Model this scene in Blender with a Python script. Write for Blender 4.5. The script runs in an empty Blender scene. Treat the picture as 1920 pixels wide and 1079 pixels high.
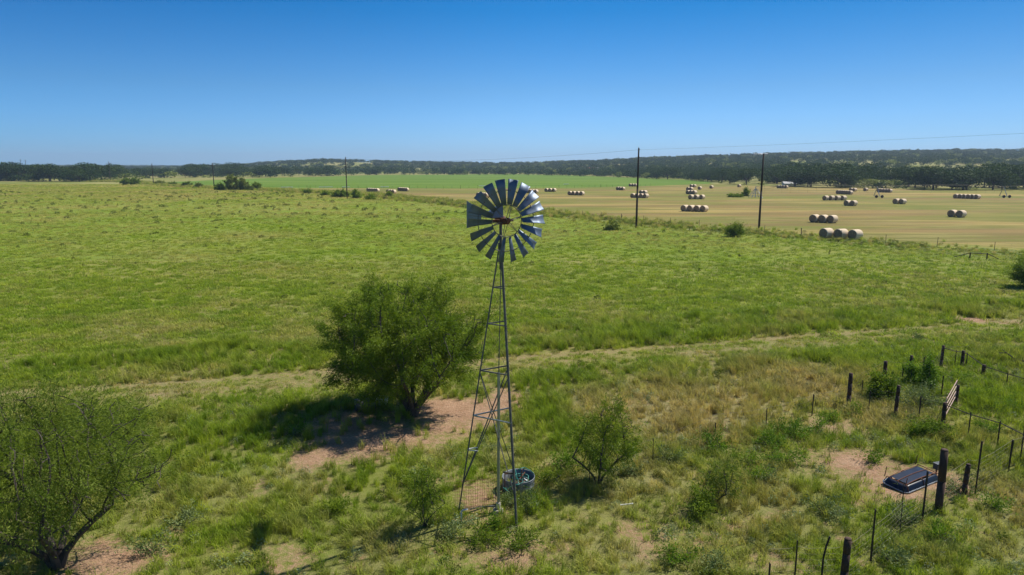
import bpy, math, random
import numpy as np
from math import radians, sin, cos, tan, atan, atan2, pi
from mathutils import Vector
random.seed(7); R = np.random.default_rng(11)
S = bpy.context.scene; COL = S.collection
# ---------------- camera, sky, sun, exposure ----------------
F=1281.0; CX=960.0; CY=539.5; PIT=radians(10.07); H=10.95
cam=bpy.data.cameras.new('camera'); co=bpy.data.objects.new('camera',cam); COL.objects.link(co)
co.location=(0,0,H); co.rotation_euler=(pi/2-PIT,0,0); cam.sensor_width=36; cam.lens=F/1920*36
cam.clip_start=.1; cam.clip_end=60000; S.camera=co
SUN_EL=radians(52); SUN_AZ=radians(61)
W=bpy.data.worlds.new('World'); S.world=W; W.use_nodes=True
nt=W.node_tree; bg=nt.nodes['Background']
sky=nt.nodes.new('ShaderNodeTexSky'); sky.sky_type='NISHITA'; sky.sun_disc=False
sky.sun_elevation=SUN_EL; sky.sun_rotation=SUN_AZ; sky.air_density=1.0; sky.dust_density=.35; sky.ozone_density=2.2; sky.altitude=300
hs=nt.nodes.new('ShaderNodeHueSaturation'); hs.inputs['Hue'].default_value=.492; hs.inputs['Saturation'].default_value=1.12; hs.inputs['Value'].default_value=1.0
nt.links.new(sky.outputs[0],hs.inputs['Color'])
tc=nt.nodes.new('ShaderNodeTexCoord'); sx=nt.nodes.new('ShaderNodeSeparateXYZ'); nt.links.new(tc.outputs['Generated'],sx.inputs[0])
rp=nt.nodes.new('ShaderNodeValToRGB'); nt.links.new(sx.outputs[2],rp.inputs[0]); K=2.0
for i,(p,c) in enumerate([(0,(.60,1.10,2.0)),(.024,(.49,.92,1.70)),(.105,(.36,.73,1.20)),(.21,(.02,.55,1.02)),(.55,(.34,.60,.88))]):
    e=rp.color_ramp.elements[i] if i<2 else rp.color_ramp.elements.new(p); e.position=p; e.color=(c[0]/K,c[1]/K,c[2]/K,1)
rp2=nt.nodes.new('ShaderNodeMapRange'); rp2.inputs['From Min'].default_value=-.62; rp2.inputs['From Max'].default_value=-.05; nt.links.new(sx.outputs[0],rp2.inputs['Value'])
mx=nt.nodes.new('ShaderNodeMix'); mx.data_type='RGBA'; mx.inputs[6].default_value=(.66,.84,.90,1); mx.inputs[7].default_value=(1,1,1,1); nt.links.new(rp2.outputs[0],mx.inputs[0])
rp3=nt.nodes.new('ShaderNodeMapRange'); rp3.inputs['From Min'].default_value=.05; rp3.inputs['From Max'].default_value=.62; rp3.inputs['To Min'].default_value=1; rp3.inputs['To Max'].default_value=.78; nt.links.new(sx.outputs[0],rp3.inputs['Value'])
v4=nt.nodes.new('ShaderNodeVectorMath'); v4.operation='SCALE'; nt.links.new(mx.outputs[2],v4.inputs[0]); nt.links.new(rp3.outputs[0],v4.inputs['Scale'])
vm=nt.nodes.new('ShaderNodeVectorMath'); vm.operation='MULTIPLY'; nt.links.new(hs.outputs[0],vm.inputs[0]); nt.links.new(rp.outputs[0],vm.inputs[1])
v2=nt.nodes.new('ShaderNodeVectorMath'); v2.operation='MULTIPLY'; nt.links.new(vm.outputs[0],v2.inputs[0]); nt.links.new(v4.outputs[0],v2.inputs[1])
v3=nt.nodes.new('ShaderNodeVectorMath'); v3.operation='SCALE'; v3.inputs['Scale'].default_value=K; nt.links.new(v2.outputs[0],v3.inputs[0]); nt.links.new(v3.outputs[0],bg.inputs['Color'])
bg.inputs['Strength'].default_value=.083
sl=bpy.data.lights.new('sun','SUN'); sl.energy=4.7; sl.angle=radians(.53); sl.color=(1,.95,.86)
so=bpy.data.objects.new('sun',sl); COL.objects.link(so)
sd=Vector((sin(SUN_AZ)*cos(SUN_EL),cos(SUN_AZ)*cos(SUN_EL),sin(SUN_EL)))
so.rotation_euler=sd.to_track_quat('Z','Y').to_euler(); so.location=(40,20,60)
S.view_settings.view_transform='Standard'; S.view_settings.look='None'; S.view_settings.exposure=0.36; S.view_settings.gamma=1
S.cycles.max_bounces=6; S.cycles.transparent_max_bounces=8
# ---------------- photo measurements -> metres ----------------
def gd(u,v):
    a=PIT+atan((v-CY)/F); y=H/tan(a); return ((u-CX)/F*(y*cos(PIT)+H*sin(PIT)), y)
def hz(y,v): return H-y*tan(PIT+atan((v-CY)/F))
def xat(u,y,z=0): return (u-CX)/F*(y*cos(PIT)+(H-z)*sin(PIT))
# ---------------- noise ----------------
def vn(x,y,s,seed=0):
    x=np.asarray(x,float)/s+seed*17.13; y=np.asarray(y,float)/s+seed*9.71
    xi=np.floor(x); yi=np.floor(y); fx=x-xi; fy=y-yi; fx=fx*fx*(3-2*fx); fy=fy*fy*(3-2*fy)
    def h(a,b): t=np.sin(a*127.1+b*311.7+seed*74.7)*43758.5453; return t-np.floor(t)
    return (h(xi,yi)*(1-fx)+h(xi+1,yi)*fx)*(1-fy)+(h(xi,yi+1)*(1-fx)+h(xi+1,yi+1)*fx)*fy
def fbm(x,y,s,seed=0): return (vn(x,y,s,seed)*.5+vn(x,y,s/2.1,seed+1)*.3+vn(x,y,s/4.3,seed+2)*.2)
def sst(t): t=np.clip(t,0,1); return t*t*(3-2*t)
# ---------------- terrain ----------------
EU=np.array([-600,0,350,450,520,600,700,800,960,1100,1200,1300,1440,1600,1760,1920,2500.])
EE=np.array([0,0,-2,0,5,9.5,7,4,2,6,11,15,20,23,26,27,29.])
YR=np.array([2600,2600,2600,2200,1800,1700,1700,1700,1650,1500,1450,1450,1450,1450,1450,1450,1450.])
Y0=np.array([900,900,900,900,950,1000,1000,1000,1000,850,720,590,450,430,430,440,460.])
def terr(x,y):
    x=np.asarray(x,float); y=np.asarray(y,float); yy=np.maximum(y,1)
    u=960+1281*x/yy
    e=np.interp(u,EU,EE); yr=np.interp(u,EU,YR); y0=np.interp(u,EU,Y0)
    s=np.clip((yy-y0)/(yr-y0),0,1)**1.15
    h=(H+e/1281*yr)*s + 5*(fbm(x,y,260,5)-.5)*s*(1-.5*s)
    near=1-sst((y-60)/60)
    h=h+near*((fbm(x,y,7,3)-.5)*.22)+ (1-near)*0
    return np.where(y<0,(fbm(x,y,7,3)-.5)*.22,h)
def T(x,y): return float(terr(x,y))
Bx,By=zip(*[gd(u,v) for u,v in [(240,341),(300,346),(350,351),(480,356),(700,366),(830,380),(960,394),(1200,419),(1450,440),(1700,462),(1920,478)]])
Bx=[-900,-420]+list(Bx)+[95,160,400]; By=[500,500]+list(By)+[60,20,-60]
def yB(x): return np.interp(x,Bx,By)
def sB(x,y): return (np.asarray(y)-yB(x))*.6
Fx,Fy=zip(*[gd(u,v) for u,v in [(1330,345),(1450,348.5),(1600,352),(1750,356),(1920,356.5)]])
def sF(x,y): return np.asarray(y)-np.interp(x,[-2000]+list(Fx)+[900],[430]+list(Fy)+[420])
CROP=[gd(u,v) for u,v in [(300,345),(380,349),(480,353.5),(960,353.5),(1100,352),(1220,349),(1335,345),(1335,341),(1290,338),(1100,330),(960,327),(700,329),(480,335),(330,341)]]
def sPoly(x,y,poly):
    x=np.asarray(x,float); y=np.asarray(y,float); d=np.full(x.shape,1e9); ins=np.zeros(x.shape,bool)
    for i in range(len(poly)):
        ax,ay=poly[i]; bx,by=poly[(i+1)%len(poly)]; ex,ey=bx-ax,by-ay
        t=np.clip(((x-ax)*ex+(y-ay)*ey)/(ex*ex+ey*ey),0,1); d=np.minimum(d,np.hypot(x-ax-t*ex,y-ay-t*ey))
        c=((ay>y)!=(by>y))&(x<ex*(y-ay)/(ey if ey else 1e-9)+ax); ins^=c
    return np.where(ins,d,-d)
def blobs(x,y,L):
    x=np.asarray(x,float); y=np.asarray(y,float); m=np.full(x.shape,-3.0)
    for (u,v,ru,rv,st) in L:
        cx,cy=gd(u,v); rx=ru/F*(cy*cos(PIT)+H*sin(PIT)); ry=(gd(u,v-rv)[1]-gd(u,v+rv)[1])/2
        d=np.sqrt(((x-cx)/rx)**2+((y-cy)/ry)**2); m=np.maximum(m,(1-d)*st)
    return m
DIRT=[(705,822,160,46,1),(850,770,130,46,1),(950,752,45,32,1),(595,858,65,28,1),(835,800,80,30,.9),(640,800,90,30,1),(900,920,50,55,.55),(940,1045,110,32,.4),(1050,1030,70,25,.35),
 (1600,870,100,42,.6),(1745,900,75,34,.75),(1690,925,60,26,.7),(1828,600,38,8,.9),(1880,607,50,3,.4),(1340,792,36,12,.5),(1545,800,40,20,.25),(1736,576,10,4,.6),(220,1045,110,45,.7),(470,1050,90,28,.35),(330,1000,50,20,.4),(1500,1060,60,25,.2),(1240,1000,60,20,.15)]
DRY=[(1300,770,240,75,1),(1500,720,130,60,.7),(1250,900,240,70,.55),(1420,960,260,90,.75),(1730,1020,140,70,.4),(320,650,60,9,1.3),(420,668,90,8,.6),(700,1020,300,60,.5),(80,660,60,12,.6),(1250,1040,200,50,.5),(480,930,150,50,.3),(1880,930,70,60,.7)]
LUSH=[(710,885,150,40,1),(1030,780,70,70,.8),(430,850,150,60,.9),(1000,960,80,60,.5),(1880,760,150,70,1.2),(1450,835,90,45,.6),(1300,560,300,40,.6),(560,740,70,40,.8),(1100,700,120,25,.4),(880,890,60,50,.6),(1780,690,80,30,.8)]
def dirtf(x,y):
    n=fbm(x,y,1.6,21); b=blobs(x,y,DIRT)
    d=np.clip(b,-1,1)*1.3+(n-.5)*1.5
    sp=(fbm(x,y,1.1,31)-.72)*3*np.clip((30-y)/8,0,1)      # small bare spots in the close foreground
    tr=np.abs(y-(38.3+.265*x)); tr2=np.abs(y-(36.5+.265*x))
    w=np.maximum((1.0-tr/.17)*(.40+.75*(vn(x,y,9,41))),(1.0-tr2/.16)*(1.3*vn(x,y,7,42)-.45))*.62+(n-.55)*.8
    w=np.minimum(w,.11); w=np.where((y<yB(x)-30)&(np.minimum(tr,tr2)<.6),w,-1)
    return np.maximum(np.maximum(d,sp),w)
def dryf(x,y):
    tr=np.minimum(np.abs(y-(38.3+.265*x)),np.abs(y-(36.5+.265*x))); return np.clip(1.0-tr/.5,0,.4)+.10*np.clip((34-y)/10,0,1)*(1+np.clip(x/8,-.5,1))+np.clip(blobs(x,y,DRY),-.2,1.2)*.75-np.clip(blobs(x,y,LUSH),0,1)*.7+(fbm(x,y,5,51)-.5)*1.3+.22+(fbm(x,y,1.3,55)-.5)*.6
# ---------------- mesh helpers ----------------
class MB:
    def __init__(s): s.v=[]; s.f=[]
    def poly(s,vs,fs):
        b=len(s.v); s.v+= [tuple(map(float,p)) for p in vs]; s.f+=[tuple(b+i for i in f) for f in fs]
    def tube(s,p0,p1,r0,r1=None,n=6,caps=True):
        r1=r0 if r1 is None else r1; a=Vector(p0); b=Vector(p1); d=(b-a)
        if d.length<1e-6: return
        d.normalize(); q=d.orthogonal().normalized(); w=d.cross(q); vs=[]
        for c,r in ((a,r0),(b,r1)):
            for i in range(n):
                t=2*pi*i/n; vs.append(c+q*(r*cos(t))+w*(r*sin(t)))
        fs=[(i,(i+1)%n,n+(i+1)%n,n+i) for i in range(n)]
        if caps: fs+=[tuple(range(n))[::-1],tuple(range(n,2*n))]
        s.poly(vs,fs)
    def path(s,pts,r,n=5):
        for i in range(len(pts)-1):
            ra=r[i] if hasattr(r,'__len__') else r; rb=r[i+1] if hasattr(r,'__len__') else r
            s.tube(pts[i],pts[i+1],ra,rb,n)
    def box(s,c,sz,ax=None):
        c=Vector(c); X,Y,Z=[Vector(a) for a in (ax or ((1,0,0),(0,1,0),(0,0,1)))]
        vs=[c+X*(sz[0]/2*i)+Y*(sz[1]/2*j)+Z*(sz[2]/2*k) for i in(-1,1) for j in(-1,1) for k in(-1,1)]
        s.poly(vs,[(0,1,3,2),(4,6,7,5),(0,4,5,1),(2,3,7,6),(0,2,6,4),(1,5,7,3)])
    def bar(s,p0,p1,w,h):   # angle-iron style flat bar
        a=Vector(p0); b=Vector(p1); d=(b-a); L=d.length; d.normalize(); q=d.cross(Vector((0,0,1)))
        q=q.normalized() if q.length>1e-4 else Vector((1,0,0)); z=q.cross(d)
        s.box((a+b)/2,(L,w,h),(d,q,z))
    def lathe(s,prof,n=24,c=(0,0,0)):
        b=[];fs=[]
        for r,z in prof:
            for i in range(n): t=2*pi*i/n; b.append((c[0]+r*cos(t),c[1]+r*sin(t),c[2]+z))
        for k in range(len(prof)-1):
            for i in range(n): j=(i+1)%n; fs.append((k*n+i,k*n+j,(k+1)*n+j,(k+1)*n+i))
        s.poly(b,fs)
    def build(s,name,mat,parent=None,smooth=False):
        me=bpy.data.meshes.new(name); me.from_pydata(s.v,[],s.f); return link(name,me,mat,parent,smooth)
def link(name,me,mat,parent=None,smooth=False):
    if mat: me.materials.append(mat)
    if smooth: me.polygons.foreach_set('use_smooth',[True]*len(me.polygons))
    o=bpy.data.objects.new(name,me); COL.objects.link(o)
    if parent is not None:
        o.parent=parent; o.matrix_parent_inverse.identity()
    return o
def qmesh(name,V,Q,attr=None,smooth=False,Tt=None):
    me=bpy.data.meshes.new(name); V=np.asarray(V,np.float32).reshape(-1,3); Q=np.asarray(Q,np.int32).reshape(-1,4)
    nt_=0 if Tt is None else len(Tt)
    me.vertices.add(len(V)); me.vertices.foreach_set('co',V.ravel())
    me.loops.add(len(Q)*4+nt_*3); me.polygons.add(len(Q)+nt_)
    li=Q.ravel(); st=np.arange(len(Q))*4
    if nt_: li=np.concatenate([li,np.asarray(Tt,np.int32).ravel()]); st=np.concatenate([st,len(Q)*4+np.arange(nt_)*3])
    me.loops.foreach_set('vertex_index',li.astype(np.int32)); me.polygons.foreach_set('loop_start',st.astype(np.int32))
    if attr:
        for k,a in attr.items():
            at=me.attributes.new(k,'FLOAT','POINT'); at.data.foreach_set('value',np.asarray(a,np.float32))
    me.update(calc_edges=True); me.validate(); return me
def tag(o,label=None,cat=None,group=None,kind=None):
    if label: o['label']=label
    if cat: o['category']=cat
    if group: o['group']=group
    if kind: o['kind']=kind
    return o
def thing(name,loc,label,cat,group=None,rz=0):
    o=bpy.data.objects.new(name,None); COL.objects.link(o); o.location=loc; o.rotation_euler=(0,0,rz); o.empty_display_size=.3
    return tag(o,label,cat,group)
def copy_tree(o,parent=None):
    c=o.copy(); COL.objects.link(c)
    if parent is not None: c.parent=parent
    for ch in list(o.children): copy_tree(ch,c)
    return c
# ---------------- materials ----------------
class NM:
    def __init__(s,name):
        s.m=bpy.data.materials.new(name); s.m.use_nodes=True; s.t=s.m.node_tree; s.t.nodes.clear()
        s.out=s.t.nodes.new('ShaderNodeOutputMaterial')
    def n(s,ty,ins=None,**kw):
        a=s.t.nodes.new(ty)
        for k,v in kw.items(): setattr(a,k,v)
        for k,v in (ins or {}).items():
            if isinstance(v,bpy.types.NodeSocket): s.t.links.new(v,a.inputs[k])
            else: a.inputs[k].default_value=v
        return a
    def pos(s): return s.n('ShaderNodeNewGeometry').outputs['Position']
    def noise(s,scale,detail=3,rough=.55,vec=None,st=None):
        vec=vec or s.pos()
        if st: vec=s.n('ShaderNodeMapping',{'Vector':vec,'Scale':st[:3],'Rotation':(0,0,st[3] if len(st)>3 else 0)}).outputs[0]
        return s.n('ShaderNodeTexNoise',{'Vector':vec,'Scale':scale,'Detail':detail,'Roughness':rough}).outputs['Fac']
    def ma(s,op,a,b=0.,c=0.,clamp=False): return s.n('ShaderNodeMath',{0:a,1:b,2:c},operation=op,use_clamp=clamp).outputs[0]
    def rng(s,x,a,b,c=0.,d=1.): return s.n('ShaderNodeMapRange',{'Value':x,'From Min':a,'From Max':b,'To Min':c,'To Max':d}).outputs[0]
    def mix(s,f,a,b,bt='MIX'):
        m=s.n('ShaderNodeMix',data_type='RGBA',blend_type=bt)
        for k,v in ((0,f),(6,a),(7,b)):
            if isinstance(v,bpy.types.NodeSocket): s.t.links.new(v,m.inputs[k])
            else: m.inputs[k].default_value=v if k==0 else (*v,1)
        return m.outputs[2]
    def attr(s,name,ty='GEOMETRY'): return s.n('ShaderNodeAttribute',attribute_name=name,attribute_type=ty).outputs['Fac']
    def bsdf(s,col,rough=.6,metal=0.,bump=None,bs=.3,bd=.02,spec=.5):
        p=s.n('ShaderNodeBsdfPrincipled')
        for k,v in (('Base Color',col),('Roughness',rough),('Metallic',metal),('Specular IOR Level',spec)):
            if isinstance(v,bpy.types.NodeSocket): s.t.links.new(v,p.inputs[k])
            else: p.inputs[k].default_value=(*v,1) if k=='Base Color' else v
        if bump is not None:
            b=s.n('ShaderNodeBump',{'Height':bump,'Strength':bs,'Distance':bd}); s.t.links.new(b.outputs[0],p.inputs['Normal'])
        return p.outputs[0]
    def done(s,sh): s.t.links.new(sh,s.out.inputs['Surface']); return s.m
def simple(name,c1,c2,rough=.7,metal=0.,scale=8,st=None,bs=.3,bd=.01,spec=.5,lo=.35,hi=.65):
    N=NM(name); tc=N.n('ShaderNodeTexCoord').outputs['Object']; no=N.noise(scale,5,.6,tc,st)
    return N.done(N.bsdf(N.mix(N.rng(no,lo,hi),c1,c2),rough,metal,no,bs,bd,spec))
def foliage(name,c1,c2,dry=None,trans=.35,dt='GEOMETRY',scale=.35,rough=.55,rnd=True,spec=.35,tint=None):
    N=NM(name); n1=N.noise(scale,3,.6); f=N.rng(n1,.35,.65)
    col=N.mix(f,c1,c2)
    if dry: col=N.mix(N.ma('MULTIPLY',N.attr('dry',dt),1.,clamp=True),col,dry)
    if rnd=='leaf': r=N.attr('v')
    else: r=N.n('ShaderNodeObjectInfo').outputs['Random']
    r2=N.rng(r,0,1,.68,1.32)
    hsv=N.n('ShaderNodeHueSaturation',{'Color':col,'Value':r2,'Hue':N.rng(r,0,1,.512,.49),'Saturation':1.0})
    c=hsv.outputs[0]; b=N.bsdf(c,rough,spec=spec)
    tr=N.n('ShaderNodeBsdfTranslucent',{'Color':N.mix(1.,c,tint or (1.0,1.0,.6),'MULTIPLY')})
    ms=N.n('ShaderNodeMixShader',{0:trans,1:b,2:tr.outputs[0]})
    return N.done(ms.outputs[0])
def ground_mat():
    N=NM('ground_grass_and_soil'); P=N.pos()
    big=N.noise(.035,3,.6); med=N.noise(.45,4,.6); fine=N.noise(5.,4,.65); vf=N.noise(26.,3,.7)
    streak=N.noise(.25,3,.6,st=(.35,1.,1.,.25)); vfar=N.noise(.012,4,.6)
    y=N.n('ShaderNodeSeparateXYZ',{0:P}).outputs[1]
    far=N.rng(y,50,330)
    mA=N.mix(N.rng(med,.3,.7),(.120,.205,.010),(.190,.270,.020))
    mB=N.mix(N.rng(streak,.35,.65),(.180,.240,.018),(.255,.285,.045))
    meadow=N.mix(far,mA,mB)
    thatch=N.mix(N.rng(fine,.35,.65),(.11,.125,.020),(.25,.23,.085))
    meadow=N.mix(N.ma('MULTIPLY',N.rng(y,62,40),N.rng(med,.25,.6,.45,.95)),meadow,thatch)
    meadow=N.mix(N.ma('MULTIPLY',N.rng(big,.45,.62),.5),meadow,(.30,.265,.075)); meadow=N.mix(N.ma('MULTIPLY',N.rng(N.noise(.09,4,.65,st=(.4,1,1,.2)),.5,.66),.5),meadow,(.10,.16,.012))
    meadow=N.mix(N.ma('MULTIPLY',N.rng(fine,.45,.72),.38),meadow,(.07,.115,.010))
    meadow=N.mix(N.ma('MULTIPLY',N.rng(vf,.4,.75),.4),meadow,(.29,.30,.07))
    dry=N.ma('MULTIPLY',N.attr('dry'),.8,clamp=True)
    meadow=N.mix(dry,meadow,N.mix(N.rng(fine,.35,.65),(.20,.185,.075),(.30,.26,.13)))
    dirtc=N.mix(N.rng(N.noise(1.6,5,.65),.35,.7),(.35,.20,.12),(.47,.30,.19))
    dirtc=N.mix(N.ma('MULTIPLY',N.rng(N.noise(9,4,.7),.45,.65),.6),dirtc,(.24,.16,.08)); dirtc=N.mix(N.ma('MULTIPLY',N.rng(N.noise(22,4,.75),.52,.62),.7),dirtc,(.12,.09,.05)); dirtc=N.mix(N.ma('MULTIPLY',N.rng(N.noise(14,4,.75),.56,.66),.6),dirtc,(.55,.42,.30))
    dm=N.rng(N.ma('ADD',N.attr('dirt'),N.ma('ADD',N.rng(fine,.3,.7,-.45,.35),N.rng(vf,.3,.7,-.35,.35))),-.1,.6)
    c=N.mix(dm,meadow,dirtc)
    # hay field
    hs1=N.noise(.05,4,.65,st=(.22,1.6,1,.12)); hs2=N.noise(.5,4,.7,st=(.12,1.,1,.12)); hp=N.noise(.022,4,.6,st=(.45,1.,1.)); hq=N.noise(.035,4,.65,st=(.3,1.4,1.,.05))
    hay=N.mix(N.rng(hs1,.43,.57),(.165,.155,.034),(.34,.245,.075))
    hay=N.mix(N.ma('MULTIPLY',N.rng(hs2,.42,.62),.6),hay,(.38,.32,.12))
    hay=N.mix(N.ma('MULTIPLY',N.rng(hp,.44,.56),.8),hay,(.155,.175,.032))
    hay=N.mix(N.ma('MULTIPLY',N.rng(hq,.49,.58),.6),hay,(.22,.145,.06))
    jit=N.rng(N.noise(.16,5,.75),.3,.7,-4.,4.)
    hm=N.rng(N.ma('ADD',N.attr('sB'),jit),1.,8.)
    c=N.mix(hm,c,hay)
    # tall weeds strip along the pasture fence
    band=N.ma('SUBTRACT',1.,N.rng(N.ma('ABSOLUTE',N.ma('SUBTRACT',N.ma('ADD',N.attr('sB'),jit),-1.)),1.5,5.))
    c=N.mix(N.ma('MULTIPLY',band,.75),c,N.mix(N.rng(N.noise(.5,4,.7),.35,.62),(.055,.095,.018),(.26,.25,.12)))
    # irrigated crop
    cs=N.noise(.03,3,.5,st=(.3,2.,1.,.03)); crop=N.mix(N.rng(cs,.42,.58),(.100,.180,.016),(.150,.225,.030))
    cm=N.rng(N.ma('ADD',N.attr('sC'),N.rng(N.noise(.1,3,.6),.3,.7,-2,2)),-1.,1.5)
    # rangeland beyond
    wild=N.mix(N.rng(vfar,.4,.62),(.19,.21,.04),(.36,.31,.13))
    wild=N.mix(N.ma('MULTIPLY',N.rng(N.noise(.06,4,.7),.5,.65),.7),wild,(.08,.11,.015))
    c=N.mix(N.rng(N.attr('sF'),-3,6),c,wild)
    c=N.mix(cm,c,crop)
    # lime-green verge right of the hay field
    bump=N.ma('ADD',N.ma('MULTIPLY',fine,.6),N.ma('MULTIPLY',vf,.4))
    return N.done(N.bsdf(c,.95,0.,bump,.8,.12,spec=.1))
M={}
M['ground']=ground_mat()
M['grass']=foliage('grass_blades',(.195,.300,.016),(.305,.385,.032),(.50,.41,.16),.45,'INSTANCER',spec=.12)
M['weed']=foliage('silvery_weed_leaves',(.19,.26,.09),(.31,.39,.18),(.30,.29,.18),.25,'INSTANCER',spec=.3)
M['darkweed']=foliage('dark_weed_leaves',(.08,.135,.012),(.14,.20,.022),(.24,.22,.07),.3,'INSTANCER',spec=.12)
M['mesq']=foliage('mesquite_leaves',(.105,.180,.012),(.220,.295,.028),None,.46,rnd='leaf',scale=.8,spec=.12)
M['pweed']=foliage('olive_pasture_weed_leaves',(.05,.075,.010),(.09,.12,.018),(.15,.14,.04),.2,'INSTANCER',spec=.1)
M['mesq2']=foliage('light_mesquite_leaves',(.115,.175,.020),(.21,.27,.04),None,.46,rnd='leaf',scale=.8,spec=.12)
M['green']=foliage('bright_shrub_leaves',(.10,.20,.012),(.17,.28,.022),None,.38,rnd='leaf',scale=.9,spec=.12)
M['silver']=foliage('silver_shrub_leaves',(.13,.18,.055),(.24,.29,.11),None,.25,rnd='leaf',scale=.9,spec=.12)
M['oak']=foliage('oak_leaves',(.034,.066,.018),(.068,.110,.028),None,.2,rnd='leaf',scale=.05,spec=.03)
M['pale']=foliage('pale_far_shrub_leaves',(.14,.19,.02),(.24,.27,.05),None,.25,rnd='leaf',scale=.05,spec=.2)
M['bark']=simple('bark',(.035,.026,.020),(.095,.075,.060),.9,0,6,(1,1,.3),.8,.03)
M['galv']=simple('galvanised_steel',(.30,.33,.36),(.42,.45,.48),.42,.9,3,None,.1,.003,lo=.3,hi=.7)
M['blade']=simple('sky_shaded_navy_steel',(.08,.12,.18),(.16,.20,.27),.5,.4,2.2,None,.15,.004,lo=.3,hi=.7)  # galvanised steel; navy of shade under blue sky is put into its colour
M['oldgalv']=simple('old_dull_galvanised_steel',(.12,.14,.15),(.24,.26,.28),.6,.4,4)
M['darksteel']=simple('dull_tower_steel',(.07,.07,.068),(.16,.15,.135),.6,.35,5)
M['rust']=simple('rusty_iron',(.11,.035,.018),(.22,.085,.04),.85,.1,14)
M['post']=simple('weathered_dark_wood',(.035,.020,.014),(.085,.045,.030),.9,0,7,(1,1,.15),.9,.02)
M['tpost']=simple('dark_steel_post',(.022,.018,.016),(.055,.035,.028),.7,.3,10)
M['pole']=simple('creosoted_pole_wood',(.018,.012,.010),(.045,.028,.022),.9,0,3,(1,1,.1),.5,.02)
M['wire']=simple('grey_fence_wire',(.07,.065,.05),(.13,.11,.085),.6,.6,5)
M['cable']=simple('overhead_cable',(.05,.06,.07),(.07,.08,.09),.6,.3,5)
M['whitepipe']=simple('white_pipe',(.62,.62,.60),(.78,.78,.76),.5,0,8)
M['conc']=simple('pale_concrete',(.32,.29,.25),(.48,.44,.38),.9,0,9)
M['teal']=simple('teal_hose',(.02,.16,.13),(.04,.24,.19),.5,0,6)
M['troughblue']=simple('glossy_dark_blue_plastic',(.003,.008,.022),(.009,.017,.038),.36,0,3,None,.08,.004,spec=.3)
M['gate']=simple('dusty_pink_gate_pipe',(.38,.24,.18),(.50,.34,.27),.6,.1,8)
M['redroof']=simple('red_roof',(.40,.09,.05),(.48,.13,.08),.6,0,.5)
M['whitewall']=simple('pale_wall',(.62,.60,.56),(.72,.70,.66),.8,0,.5)
M['greyroof']=simple('grey_roof',(.30,.30,.31),(.40,.40,.41),.6,0,.5)
M['darkglass']=simple('dark_window',(.02,.025,.03),(.03,.035,.04),.2,0,.5)
M['hayside']=simple('net_wrapped_hay_side',(.62,.47,.31),(.84,.68,.48),.95,0,5,(6,1,6),.5,.03)
M['hayend']=simple('shade_darkened_cut_hay_end',(.20,.13,.075),(.38,.26,.15),.98,0,7,None,.9,.05)  # cut hay, its colour darkened further for the shade on bale ends
M['box']=simple('grey_box_steel',(.07,.075,.075),(.13,.135,.135),.5,.4,6)
HAZE=0.00015
# ---------------- ground: one sheet to the horizon ----------------
def axis(parts):
    o=[parts[0][0]]
    for a,b,n in parts:
        o+=list(np.linspace(a,b,n+1)[1:])
    return np.array(o)
def grow_axis(x0,x1,s0,g):
    o=[x0]; s=s0
    while o[-1]<x1: o.append(o[-1]+s); s*=g
    o[-1]=x1; return o
pos=grow_axis(32,16000,.3,1.055); xs=np.array([-a for a in pos[::-1]]+list(np.linspace(-32,32,257)[1:-1])+pos)
ys=np.array([-3000,-1200,-500,-200,-100,-60,-35,-20,-10,-4,0,4,8,11]+list(np.linspace(14,56,169))+grow_axis(56.3,30000,.35,1.03))
XX,YY=np.meshgrid(xs,ys); nx,ny=len(xs),len(ys); x=XX.ravel(); y=YY.ravel()
idx=np.arange(nx*ny).reshape(ny,nx); Q=np.stack([idx[:-1,:-1],idx[:-1,1:],idx[1:,1:],idx[1:,:-1]],-1).reshape(-1,4)
near=(y<80)&(y>5)
dr=np.full(len(x),-1.); dr[near]=dirtf(x[near],y[near]); 
trk=(y>=80)&(y<yB(x)-30); 
dy=dryf(x,y)*np.clip((120-y)/60,0,1)
me=qmesh('ground',np.stack([x,y,terr(x,y)],1),Q,{'dirt':dr,'dry':np.clip(dy,0,1),'sB':np.clip(sB(x,y),-60,60),'sC':np.clip(sPoly(x,y,CROP),-60,60),'sF':np.clip(sF(x,y),-60,60)})
tag(link('ground',me,M['ground'],None,True),kind='structure')
# ---------------- scattered ground cover ----------------
def blades(n,L,Lv,w,spread,lean,bend,seed,n2=0,droop=.0):
    r=np.random.default_rng(seed); a=r.uniform(0,2*pi,n); rr=spread*np.sqrt(r.uniform(0,1,n)); b=r.uniform(0,2*pi,n)
    base=np.stack([rr*np.cos(a),rr*np.sin(a),np.full(n,-.03)],1); ln=L*(1+Lv*(r.uniform(-1,1,n)))
    le=lean*(.3+r.uniform(0,1,n)); d=np.stack([np.cos(b),np.sin(b),0*b],1); sd_=np.stack([-np.sin(b),np.cos(b),0*b],1)
    up=np.array([0,0,1.]); mid=base+(up*(.6*ln)[:,None]+d*(ln*.6*le)[:,None]); 
    tip=base+(up*(ln*(1-droop*r.uniform(0,1,n)))[:,None]+d*(ln*(le+bend*r.uniform(.3,1,n)))[:,None])
    hw=(w*r.uniform(.6,1.3,n))[:,None]
    V=np.stack([base-sd_*hw,base+sd_*hw,mid+sd_*hw*.75,mid-sd_*hw*.75,tip],1).reshape(-1,3)
    k=np.arange(n)*5; Qd=np.stack([k,k+1,k+2,k+3],1); Tr=np.stack([k+3,k+2,k+4],1)
    return V,Qd,Tr
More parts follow.
